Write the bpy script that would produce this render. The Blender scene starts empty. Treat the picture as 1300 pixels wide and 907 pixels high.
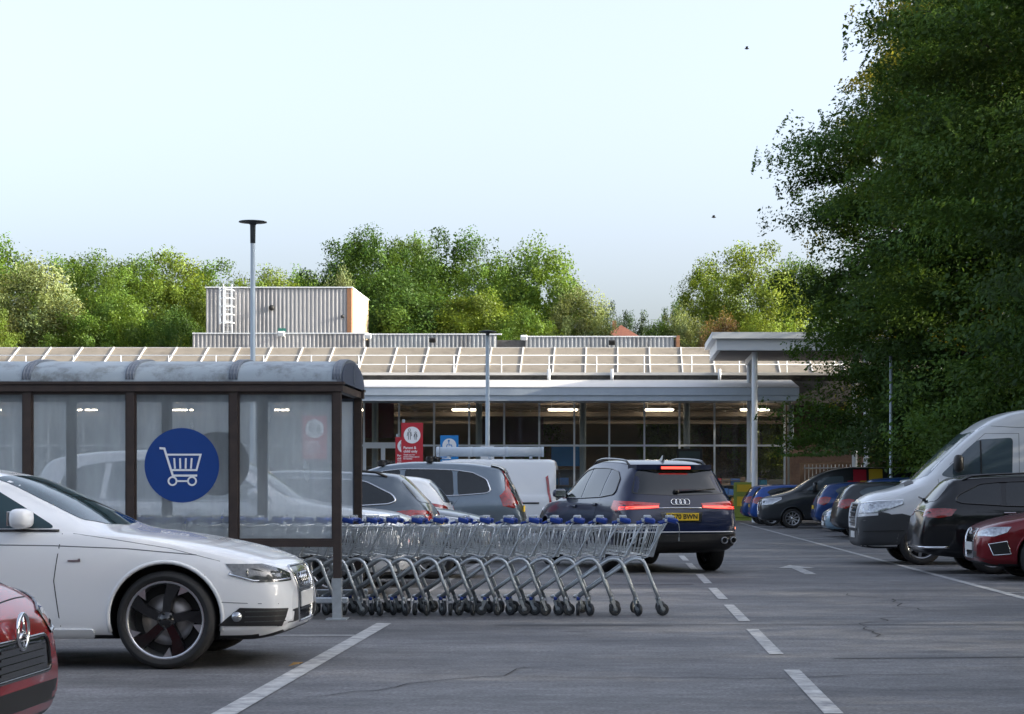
import bpy, bmesh, math, random
import numpy as np
from mathutils import Vector, Matrix
from mathutils.bvhtree import BVHTree
R = math.radians
random.seed(7)
scene = bpy.context.scene
COL = scene.collection
F = 2500.0; VX, VY = 785.0, 623.0; EYE = 1.25       # focal length and vanishing point in photo pixels

def at(px, py, Y):
    return Vector(((px-VX)*Y/F, Y, EYE-(py-VY)*Y/F))

# ------------------------------------------------------------------ materials
MATS = {}
def pmat(name, col, rough=.5, metal=0., coat=0., spec=.5, emit=None, es=0., noise=None, bump=0., nscale=8., trans=0.):
    m = bpy.data.materials.new(name); m.use_nodes = True
    nt = m.node_tree; b = nt.nodes['Principled BSDF']
    b.inputs['Base Color'].default_value = (*col, 1)
    b.inputs['Roughness'].default_value = rough
    b.inputs['Metallic'].default_value = metal
    b.inputs['Specular IOR Level'].default_value = spec
    b.inputs['Coat Weight'].default_value = coat
    b.inputs['Coat Roughness'].default_value = .03
    if emit:
        b.inputs['Emission Color'].default_value = (*emit, 1); b.inputs['Emission Strength'].default_value = es
    if noise or bump:
        tc = nt.nodes.new('ShaderNodeTexCoord'); n = nt.nodes.new('ShaderNodeTexNoise')
        n.inputs['Scale'].default_value = nscale; n.inputs['Detail'].default_value = 6; n.inputs['Roughness'].default_value = .65
        nt.links.new(tc.outputs['Object'], n.inputs['Vector'])
        if noise:
            r = nt.nodes.new('ShaderNodeValToRGB')
            r.color_ramp.elements[0].position = .32; r.color_ramp.elements[1].position = .7
            r.color_ramp.elements[0].color = (*noise, 1); r.color_ramp.elements[1].color = (*col, 1)
            nt.links.new(n.outputs['Fac'], r.inputs['Fac']); nt.links.new(r.outputs['Color'], b.inputs['Base Color'])
        if bump:
            bp = nt.nodes.new('ShaderNodeBump'); bp.inputs['Strength'].default_value = bump; bp.inputs['Distance'].default_value = .02
            nt.links.new(n.outputs['Fac'], bp.inputs['Height']); nt.links.new(bp.outputs['Normal'], b.inputs['Normal'])
    MATS[name] = m
    return m

def paint(name, col, metal=.25, rough=.3):
    return pmat(name, col, rough=rough, metal=metal, coat=.75, spec=.2)

white_paint = paint('white_paint', (.78, .79, .80), 0., .25)
van_white = paint('van_white_paint', (.72, .74, .76), 0., .3)
silver_paint = paint('silver_paint', (.62, .64, .66), .35)
navy_paint = paint('navy_paint', (.006, .012, .042), .0)
slate_paint = paint('slate_paint', (.10, .125, .15), .45)
steel_paint = paint('steel_blue_paint', (.15, .19, .23), .5)
grey_paint = paint('grey_paint', (.17, .19, .21), .5)
dark_paint = paint('dark_grey_paint', (.035, .04, .046), .4)
black_paint = paint('black_paint', (.006, .007, .009), .2)
red_paint = paint('dark_red_paint', (.16, .006, .012), .4)
bright_red = paint('bright_red_paint', (.30, .012, .016), .4)
blue_paint = paint('blue_paint', (.012, .07, .30), .3)
deep_blue = paint('deep_blue_paint', (.010, .045, .17), .3)
pale_blue = paint('pale_blue_paint', (.20, .30, .38), .4)
glass = pmat('dark_glass', (.010, .014, .017), .03, spec=.6)
glass_teal = pmat('tinted_glass', (.012, .035, .042), .03, spec=.6)
plastic = pmat('black_plastic', (.012, .012, .013), .5)
cladding = pmat('grey_plastic', (.035, .038, .042), .55)
rubber = pmat('rubber', (.014, .014, .015), .75, noise=(.02, .02, .02), nscale=30)
chrome = pmat('chrome', (.72, .73, .75), .12, metal=1.)
alloy = pmat('alloy', (.55, .56, .58), .28, metal=.9)
gloss_black = pmat('gloss_black', (.008, .008, .009), .15, coat=.6)
brake_disc = pmat('brake_disc', (.30, .28, .27), .4, metal=.8)
headlamp = pmat('headlamp', (.50, .53, .56), .10, metal=.75, coat=1., noise=(.16, .17, .19), nscale=26)
headlamp_dark = pmat('dark_headlamp', (.02, .022, .025), .06, coat=1., noise=(.10, .105, .11), nscale=26)
light_glass = pmat('pale_glass', (.075, .105, .125), .04, spec=.6)  # paler base colour stands in for sky mirrored or seen through windows
tail = pmat('tail_lamp', (.42, .010, .014), .10, coat=1., noise=(.13, .003, .005), nscale=16)
tail_lit = pmat('tail_lamp_lit', (.30, .006, .010), .10, coat=1., emit=(1., .02, .02), es=.035, noise=(.10, .002, .004), nscale=14)
tail_hot = pmat('tail_lamp_bar', (.6, .05, .05), .2, emit=(1., .055, .035), es=.9)
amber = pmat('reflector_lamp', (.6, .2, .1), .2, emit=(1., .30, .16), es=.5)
plate_white = pmat('white_plate', (.72, .72, .70), .4)
plate_yellow = pmat('yellow_plate', (.75, .50, .03), .4)
ink = pmat('black_ink', (.01, .01, .01), .6)
galv = pmat('galvanised_tube', (.60, .64, .67), .36, metal=.7, noise=(.46, .50, .53), nscale=14)
wire = pmat('zinc_wire', (.74, .78, .80), .28, metal=.75)
handle_blue = pmat('blue_handle', (.010, .045, .27), .35)
handle_grey = pmat('grey_handle', (.42, .46, .50), .45)
caster_grey = pmat('caster_rubber', (.03, .034, .038), .6)
hub_grey = pmat('caster_hub', (.30, .33, .35), .4, metal=.4)
rust = pmat('rusty_fork', (.30, .17, .09), .7, noise=(.45, .43, .40), nscale=30)
brown_steel = pmat('brown_steel', (.030, .021, .019), .55, noise=(.05, .034, .028), nscale=9)
grey_rib = pmat('grey_rib', (.10, .125, .165), .5, noise=(.15, .17, .20), nscale=6)
gable_blue = pmat('gable_panel', (.045, .06, .10), .5)
white_metal = pmat('white_metal', (.70, .73, .75), .4)
fascia_metal = pmat('fascia_metal', (.48, .54, .60), .45, noise=(.42, .48, .54), nscale=2)
sheet_white = pmat('white_roof_sheet', (.58, .565, .54), .55, noise=(.55, .54, .52), nscale=1.5)
concrete = pmat('dark_wall', (.16, .155, .15), .8, noise=(.07, .068, .066), nscale=2)
cream = pmat('cream_cladding', (.46, .37, .24), .6)
orange_brick = pmat('orange_brick', (.30, .15, .08), .8, noise=(.22, .11, .06), nscale=12)
pole_grey = pmat('pole_grey', (.34, .40, .44), .5, metal=.3)
lamp_dark = pmat('lamp_dark', (.05, .06, .065), .5)
sign_red = pmat('sign_red', (.42, .018, .03), .45)
sign_blue = pmat('sign_blue', (.012, .20, .52), .45)
sticker_blue = pmat('sticker_blue', (.006, .050, .24), .4)
sign_white = pmat('sign_white', (.75, .76, .77), .5)
sticker_back = pmat('sticker_back', (.16, .155, .15), .6)
pict_white = pmat('pictogram_white', (.80, .82, .85), .5)
sq_red = pmat('vinyl_red', (.40, .01, .03), .4)
sq_yellow = pmat('vinyl_yellow', (.62, .42, .03), .4)
bark = pmat('bark', (.07, .055, .04), .9, noise=(.035, .028, .02), nscale=6, bump=.4)
roof_tile = pmat('red_roof_tile', (.22, .08, .045), .8, noise=(.15, .055, .035), nscale=4)
render_wall = pmat('rendered_wall', (.5, .46, .4), .9)
lamp_on = pmat('lit_lamp', (.9, .9, .9), .5, emit=(1., .86, .66), es=5.5)
interior_wall = pmat('interior_wall', (.20, .155, .12), .9)
interior_floor = pmat('interior_floor', (.4, .38, .36), .5)
interior_ceiling = pmat('interior_ceiling', (.32, .25, .19), .9)
interior_col = pmat('interior_column', (.38, .47, .52), .5)
skin = pmat('skin', (.42, .24, .17), .6)
cloth_dark = pmat('dark_cloth', (.025, .025, .035), .85)
cloth_red = pmat('maroon_cloth', (.14, .03, .05), .85)
bin_green = pmat('lime_panel', (.22, .28, .05), .6)
leaf_dry = pmat('dry_leaf', (.30, .17, .05), .8)
paint_line = pmat('road_paint', (.58, .58, .56), .7, noise=(.20, .202, .21), nscale=7)

def goods_mat():
    m = bpy.data.materials.new('shelf_goods'); m.use_nodes = True
    nt = m.node_tree; b = nt.nodes['Principled BSDF']; b.inputs['Roughness'].default_value = .6
    a = nt.nodes.new('ShaderNodeAttribute'); a.attribute_name = 'tint'
    nt.links.new(a.outputs['Color'], b.inputs['Base Color'])
    return m
goods = goods_mat()

def leaf_mat():
    m = bpy.data.materials.new('leaves'); m.use_nodes = True
    nt = m.node_tree; nt.nodes.clear(); N = nt.nodes.new; L = nt.links.new
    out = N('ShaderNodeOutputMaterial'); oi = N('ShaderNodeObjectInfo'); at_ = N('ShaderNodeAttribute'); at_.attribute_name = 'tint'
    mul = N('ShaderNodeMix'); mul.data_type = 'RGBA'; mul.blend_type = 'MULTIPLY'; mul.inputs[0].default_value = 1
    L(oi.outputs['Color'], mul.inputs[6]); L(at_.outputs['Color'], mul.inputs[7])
    d = N('ShaderNodeBsdfDiffuse'); t = N('ShaderNodeBsdfTranslucent'); g = N('ShaderNodeBsdfGlossy')
    g.inputs['Roughness'].default_value = .45; g.inputs['Color'].default_value = (.6, .65, .6, 1)
    br = N('ShaderNodeMix'); br.data_type = 'RGBA'; br.blend_type = 'MULTIPLY'; br.inputs[0].default_value = 1
    L(mul.outputs[2], br.inputs[6]); br.inputs[7].default_value = (1.35, 1.25, .6, 1)
    L(mul.outputs[2], d.inputs['Color']); L(br.outputs[2], t.inputs['Color'])
    m1 = N('ShaderNodeMixShader'); m1.inputs[0].default_value = .38; L(d.outputs[0], m1.inputs[1]); L(t.outputs[0], m1.inputs[2])
    m2 = N('ShaderNodeMixShader'); m2.inputs[0].default_value = .02; L(m1.outputs[0], m2.inputs[1]); L(g.outputs[0], m2.inputs[2])
    L(m2.outputs[0], out.inputs['Surface'])
    return m
leaves_m = leaf_mat()

def pane_mat(name, haze, hcol, rough, tint=(1, 1, 1), grime=.0):
    """thin pane: see-through, a light-scattering film of dirt, partly painted haze on shop glass, and a surface reflection"""
    m = bpy.data.materials.new(name); m.use_nodes = True
    nt = m.node_tree; nt.nodes.clear(); N = nt.nodes.new; L = nt.links.new
    out = N('ShaderNodeOutputMaterial'); tr = N('ShaderNodeBsdfTransparent'); tr.inputs[0].default_value = (*tint, 1)
    d = N('ShaderNodeBsdfDiffuse'); d.inputs[0].default_value = (*hcol, 1)
    tl = N('ShaderNodeBsdfTranslucent'); tl.inputs[0].default_value = (*hcol, 1)
    g = N('ShaderNodeBsdfGlossy'); g.inputs['Roughness'].default_value = rough
    mx = N('ShaderNodeMixShader'); mx.inputs[0].default_value = .55; L(d.outputs[0], mx.inputs[1]); L(tl.outputs[0], mx.inputs[2])
    m1 = N('ShaderNodeMixShader'); L(tr.outputs[0], m1.inputs[1]); L(mx.outputs[0], m1.inputs[2])
    if grime:
        tc = N('ShaderNodeTexCoord'); mp = N('ShaderNodeMapping'); mp.inputs['Scale'].default_value = (1, 1, .25)
        n = N('ShaderNodeTexNoise'); n.inputs['Scale'].default_value = 5; n.inputs['Detail'].default_value = 7
        mr = N('ShaderNodeMapRange'); mr.inputs[1].default_value = .3; mr.inputs[2].default_value = .75
        mr.inputs[3].default_value = haze-grime; mr.inputs[4].default_value = haze+grime
        L(tc.outputs['Object'], mp.inputs[0]); L(mp.outputs[0], n.inputs['Vector']); L(n.outputs['Fac'], mr.inputs[0]); L(mr.outputs[0], m1.inputs[0])
    else:
        m1.inputs[0].default_value = haze
    fr = N('ShaderNodeFresnel'); fr.inputs[0].default_value = 1.45
    m2 = N('ShaderNodeMixShader'); L(fr.outputs[0], m2.inputs[0]); L(m1.outputs[0], m2.inputs[1]); L(g.outputs[0], m2.inputs[2])
    L(m2.outputs[0], out.inputs['Surface'])
    return m
perspex = pane_mat('hazy_perspex', .36, (.82, .92, .97), .10, grime=.10)
perspex_back = pane_mat('cloudy_perspex', .58, (.86, .94, .97), .12, grime=.12)
shop_glass = pane_mat('shop_glass', .06, (.52, .62, .68), .03, tint=(.86, .86, .84))  # dust film, raised and made bluish in place of reflections

def stained_sheet(name, col, dark, scale, stretch):
    m = bpy.data.materials.new(name); m.use_nodes = True
    nt = m.node_tree; b = nt.nodes['Principled BSDF']; N = nt.nodes.new; L = nt.links.new
    tc = N('ShaderNodeTexCoord'); mp = N('ShaderNodeMapping'); mp.inputs['Scale'].default_value = stretch
    n = N('ShaderNodeTexNoise'); n.inputs['Scale'].default_value = scale; n.inputs['Detail'].default_value = 8; n.inputs['Roughness'].default_value = .7
    r = N('ShaderNodeValToRGB'); r.color_ramp.elements[0].position = .34; r.color_ramp.elements[1].position = .52
    r.color_ramp.elements[0].color = (*dark, 1); r.color_ramp.elements[1].color = (*col, 1)
    L(tc.outputs['Object'], mp.inputs[0]); L(mp.outputs[0], n.inputs['Vector']); L(n.outputs['Fac'], r.inputs[0]); L(r.outputs[0], b.inputs['Base Color'])
    b.inputs['Roughness'].default_value = .5
    return m
shelter_sheet = stained_sheet('weathered_sheet', (.27, .32, .36), (.12, .135, .14), 3.2, (1, 1, 1))
roof_panel = stained_sheet('weathered_roof', (.225, .195, .150), (.155, .130, .095), .9, (1, 1, 1))
corrugated = stained_sheet('corrugated_sheet', (.34, .34, .345), (.19, .19, .195), .35, (1, 1, .3))
corrugated_dirty = stained_sheet('grimy_corrugated', (.28, .30, .32), (.11, .11, .115), .55, (1, 1, .25))

def asphalt_mat():
    m = bpy.data.materials.new('asphalt'); m.use_nodes = True
    nt = m.node_tree; b = nt.nodes['Principled BSDF']; N = nt.nodes.new; L = nt.links.new
    tc = N('ShaderNodeTexCoord')
    def noise(s, det, stretch=(1, 1, 1)):
        mp = N('ShaderNodeMapping'); mp.inputs['Scale'].default_value = stretch
        n = N('ShaderNodeTexNoise'); n.inputs['Scale'].default_value = s; n.inputs['Detail'].default_value = det; n.inputs['Roughness'].default_value = .65
        L(tc.outputs['Object'], mp.inputs[0]); L(mp.outputs[0], n.inputs['Vector']); return n
    big = noise(.16, 5); fine = noise(38, 3); mid = noise(1.0, 8, (.35, 1, 1))
    r1 = N('ShaderNodeValToRGB'); r1.color_ramp.elements[0].position = .35; r1.color_ramp.elements[1].position = .68
    r1.color_ramp.elements[0].color = (.128, .130, .138, 1); r1.color_ramp.elements[1].color = (.185, .186, .192, 1)
    L(big.outputs['Fac'], r1.inputs[0])
    r2 = N('ShaderNodeValToRGB'); r2.color_ramp.elements[0].position = .33; r2.color_ramp.elements[1].position = .72
    r2.color_ramp.elements[0].color = (.60, .60, .60, 1); r2.color_ramp.elements[1].color = (1.38, 1.36, 1.33, 1)  # sideways mottling, contrast raised to imitate streaks of dappled sun
    L(mid.outputs['Fac'], r2.inputs[0])
    r3 = N('ShaderNodeValToRGB'); r3.color_ramp.elements[0].position = .35; r3.color_ramp.elements[1].position = .7
    r3.color_ramp.elements[0].color = (.62, .62, .62, 1); r3.color_ramp.elements[1].color = (1.4, 1.4, 1.4, 1)
    L(fine.outputs['Fac'], r3.inputs[0])
    a = N('ShaderNodeMix'); a.data_type = 'RGBA'; a.blend_type = 'MULTIPLY'; a.inputs[0].default_value = 1
    c = N('ShaderNodeMix'); c.data_type = 'RGBA'; c.blend_type = 'MULTIPLY'; c.inputs[0].default_value = 1
    L(r1.outputs[0], a.inputs[6]); L(r2.outputs[0], a.inputs[7]); L(a.outputs[2], c.inputs[6]); L(r3.outputs[0], c.inputs[7])
    # oil spots and tar
    gr_ = noise(7, 4, (.6, 1, 1)); r5 = N('ShaderNodeValToRGB'); r5.color_ramp.elements[0].position = .35; r5.color_ramp.elements[1].position = .7
    r5.color_ramp.elements[0].color = (.80, .80, .80, 1); r5.color_ramp.elements[1].color = (1.2, 1.2, 1.2, 1)
    h_ = N('ShaderNodeMix'); h_.data_type = 'RGBA'; h_.blend_type = 'MULTIPLY'; h_.inputs[0].default_value = 1
    L(gr_.outputs['Fac'], r5.inputs[0]); L(c.outputs[2], h_.inputs[6]); L(r5.outputs[0], h_.inputs[7])
    sp = noise(.9, 2); r4 = N('ShaderNodeValToRGB'); r4.color_ramp.elements[0].position = .66; r4.color_ramp.elements[1].position = .76
    r4.color_ramp.elements[0].color = (1, 1, 1, 1); r4.color_ramp.elements[1].color = (.5, .5, .5, 1)
    e = N('ShaderNodeMix'); e.data_type = 'RGBA'; e.blend_type = 'MULTIPLY'; e.inputs[0].default_value = 1
    L(sp.outputs['Fac'], r4.inputs[0]); L(h_.outputs[2], e.inputs[6]); L(r4.outputs[0], e.inputs[7])
    L(e.outputs[2], b.inputs['Base Color'])
    bp = N('ShaderNodeBump'); bp.inputs['Strength'].default_value = .35; bp.inputs['Distance'].default_value = .006
    L(fine.outputs['Fac'], bp.inputs['Height']); L(bp.outputs['Normal'], b.inputs['Normal'])
    b.inputs['Roughness'].default_value = .72; b.inputs['Specular IOR Level'].default_value = .4
    return m
asphalt = asphalt_mat()
tar = pmat('tar_patch', (.045, .045, .048), .6, noise=(.07, .07, .072), nscale=8)

# ------------------------------------------------------------------ mesh helpers
class MB:
    def __init__(s): s.v, s.f, s.m, s.sm = [], [], [], []
    def add(s, vs, fs, mat=0, smooth=False):
        o = len(s.v); s.v += [tuple(p) for p in vs]
        for f in fs: s.f.append(tuple(i+o for i in f)); s.m.append(mat); s.sm.append(smooth)
        return s
    def box(s, c, d, mat=0, rot=None, bev=0.):
        x, y, z = d[0]/2, d[1]/2, d[2]/2
        M = rot if rot is not None else Matrix.Identity(3)
        if bev:
            bm = bmesh.new(); bmesh.ops.create_cube(bm, size=1)
            for v in bm.verts: v.co = Vector((v.co.x*d[0], v.co.y*d[1], v.co.z*d[2]))
            bmesh.ops.bevel(bm, geom=bm.edges[:], offset=bev, segments=2, affect='EDGES', profile=.5)
            bm.verts.ensure_lookup_table()
            vs = [M@v.co+Vector(c) for v in bm.verts]; fs = [[v.index for v in f.verts] for f in bm.faces]; bm.free()
            return s.add(vs, fs, mat)
        vs = [M@Vector((a*x, b*y, e*z))+Vector(c) for a in (-1, 1) for b in (-1, 1) for e in (-1, 1)]
        return s.add(vs, [(0, 1, 3, 2), (4, 6, 7, 5), (0, 4, 5, 1), (2, 3, 7, 6), (0, 2, 6, 4), (1, 5, 7, 3)], mat)
    def tube(s, pts, r, n=8, mat=0, closed=False, smooth=True):
        pts = [Vector(p) for p in pts]; k = len(pts); rs = r if isinstance(r, (list, tuple)) else [r]*k
        vs = []; up = None
        for i, p in enumerate(pts):
            a = pts[i-1] if (i > 0 or closed) else p; b = pts[(i+1) % k] if (i < k-1 or closed) else p
            t = (b-a); t = t.normalized() if t.length > 1e-9 else Vector((0, 0, 1))
            if up is None: up = Vector((0, 0, 1)) if abs(t.z) < .9 else Vector((1, 0, 0))
            x = t.cross(up)
            if x.length < 1e-6: x = t.orthogonal()
            x.normalize(); y = x.cross(t).normalized(); up = y
            for j in range(n):
                q = 2*math.pi*(j+.5)/n; vs.append(p+(x*math.cos(q)+y*math.sin(q))*rs[i])
        fs = []
        for i in range(k if closed else k-1):
            for j in range(n):
                a = i*n+j; b = i*n+(j+1) % n; c = ((i+1) % k)*n+(j+1) % n; d = ((i+1) % k)*n+j
                fs.append((a, b, c, d))
        if not closed:
            fs.append(tuple(range(n))[::-1]); fs.append(tuple((k-1)*n+j for j in range(n)))
        return s.add(vs, fs, mat, smooth and n > 4)
    def lathe(s, prof, c, axis='z', n=24, mat=0, smooth=True):
        """prof: (radius, offset along axis)"""
        vs = []
        for r_, h in prof:
            for j in range(n):
                q = 2*math.pi*j/n; a, b = r_*math.cos(q), r_*math.sin(q)
                p = {'z': (a, b, h), 'y': (a, h, b), 'x': (h, a, b)}[axis]
                vs.append(Vector(p)+Vector(c))
        fs = []
        for i in range(len(prof)-1):
            for j in range(n):
                fs.append((i*n+j, i*n+(j+1) % n, (i+1)*n+(j+1) % n, (i+1)*n+j))
        return s.add(vs, fs, mat, smooth)
    def prism(s, poly, d0, d1, plane='xz', mat=0):
        """2D outline extruded between d0 and d1 along the remaining axis"""
        n = len(poly)
        def P(a, b, d): return {'xz': (a, d, b), 'xy': (a, b, d), 'yz': (d, a, b)}[plane]
        vs = [P(a, b, d0) for a, b in poly]+[P(a, b, d1) for a, b in poly]
        fs = [tuple(range(n)), tuple(range(n, 2*n))[::-1]]+[(i, i+n, (i+1) % n+n, (i+1) % n) for i in range(n)]
        return s.add(vs, fs, mat)
    def ribbon(s, pts, w, y, plane='xz', mat=0, closed=False, t=.003):
        """flat mitred stroke of width w along a 2D polyline, thickness t towards -y"""
        P = [Vector(p) for p in pts]; k = len(P); L, Rr = [], []
        for i, p in enumerate(P):
            a = P[i-1] if (i > 0 or closed) else None; b = P[(i+1) % k] if (i < k-1 or closed) else None
            d1 = (p-a).normalized() if a is not None else None; d2 = (b-p).normalized() if b is not None else None
            d1 = d1 or d2; d2 = d2 or d1
            n1, n2 = Vector((-d1.y, d1.x)), Vector((-d2.y, d2.x)); m_ = (n1+n2)
            m_ = m_.normalized() if m_.length > 1e-6 else n1
            q = m_*(w/2/max(m_.dot(n1), .45)); L.append(p+q); Rr.append(p-q)
        def Q(v, d): return {'xz': (v.x, d, v.y), 'xy': (v.x, v.y, d), 'yz': (d, v.x, v.y)}[plane]
        vs = [Q(v, y-t) for v in L]+[Q(v, y-t) for v in Rr]+[Q(v, y) for v in L]+[Q(v, y) for v in Rr]; fs = []
        for i in range(k if closed else k-1):
            j = (i+1) % k
            fs += [(i, j, k+j, k+i), (i, 2*k+i, 2*k+j, j), (k+i, k+j, 3*k+j, 3*k+i), (2*k+i, 3*k+i, 3*k+j, 2*k+j)]
        if not closed: fs += [(0, k, 3*k, 2*k), (k-1, 3*k-1, 4*k-1, 2*k-1)]
        return s.add(vs, fs, mat)
    def build(s, name, mats, parent=None, loc=None, rot=None, fix=False):
        me = bpy.data.meshes.new(name); me.from_pydata(s.v, [], s.f)
        for m in (mats if isinstance(mats, (list, tuple)) else [mats]): me.materials.append(m)
        me.polygons.foreach_set('material_index', s.m); me.polygons.foreach_set('use_smooth', s.sm)
        if fix:
            bm = bmesh.new(); bm.from_mesh(me); bmesh.ops.recalc_face_normals(bm, faces=bm.faces[:]); bm.to_mesh(me); bm.free()
        me.update()
        o = bpy.data.objects.new(name, me); COL.objects.link(o)
        if parent: o.parent = parent
        if loc is not None: o.location = loc
        if rot is not None: o.rotation_euler = rot
        return o

def tag(o, label=None, cat=None, group=None, kind=None):
    if label: o['label'] = label
    if cat: o['category'] = cat
    if group: o['group'] = group
    if kind: o['kind'] = kind
    return o
def empty(name, loc=(0, 0, 0), rz=0., label=None, cat=None, group=None):
    o = bpy.data.objects.new(name, None); COL.objects.link(o); o.empty_display_size = .2
    o.location = loc; o.rotation_euler = (0, 0, rz)
    return tag(o, label, cat, group)
def copy_tree(o, parent=None):
    c = o.copy(); COL.objects.link(c); c.parent = parent
    for ch in list(o.children): copy_tree(ch, c)
    return c
def text_mesh(name, body, size, mat, parent, loc, rot, align='CENTER', depth=.002, bold=0.):
    cu = bpy.data.curves.new(name, 'FONT'); cu.body = body; cu.size = size; cu.align_x = align; cu.align_y = 'CENTER'
    cu.extrude = depth; cu.offset = bold; cu.resolution_u = 3
    t = bpy.data.objects.new(name+'_src', cu); COL.objects.link(t)
    dg = bpy.context.evaluated_depsgraph_get(); me = bpy.data.meshes.new_from_object(t.evaluated_get(dg))
    bpy.data.objects.remove(t); me.materials.clear(); me.materials.append(mat)
    o = bpy.data.objects.new(name, me); COL.objects.link(o); o.parent = parent; o.location = loc; o.rotation_euler = rot
    return o
def pchip(pts):
    xs = np.array([p[0] for p in pts], float); ys = np.array([p[1] for p in pts], float)
    h = np.diff(xs); d = np.diff(ys)/h; m = np.zeros(len(xs))
    m[0], m[-1] = d[0], d[-1]
    for i in range(1, len(xs)-1):
        if d[i-1]*d[i] > 0:
            w1 = 2*h[i]+h[i-1]; w2 = h[i]+2*h[i-1]; m[i] = (w1+w2)/(w1/d[i-1]+w2/d[i])
    def f(x):
        x = min(max(x, xs[0]), xs[-1]); i = min(int(np.searchsorted(xs, x, 'right'))-1, len(xs)-2); i = max(i, 0)
        t = (x-xs[i])/h[i]; t2, t3 = t*t, t*t*t
        return float((2*t3-3*t2+1)*ys[i]+(t3-2*t2+t)*h[i]*m[i]+(-2*t3+3*t2)*ys[i+1]+(t3-t2)*h[i]*m[i+1])
    return f
def sstep(a): a = min(max(a, 0), 1); return a*a*(3-2*a)
def rounded(poly, r):
    out = []; n = len(poly)
    for i in range(n):
        p = Vector(poly[i]); a = Vector(poly[i-1]); b = Vector(poly[(i+1) % n])
        la, lb = (a-p).length, (b-p).length; d = min(r, la*.45, lb*.45)
        A = p+(a-p)/la*d; B = p+(b-p)/lb*d
        for t in (0, .25, .5, .75, 1): out.append(tuple(A*(1-t)**2+p*2*t*(1-t)+B*t*t))
    return out


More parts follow.
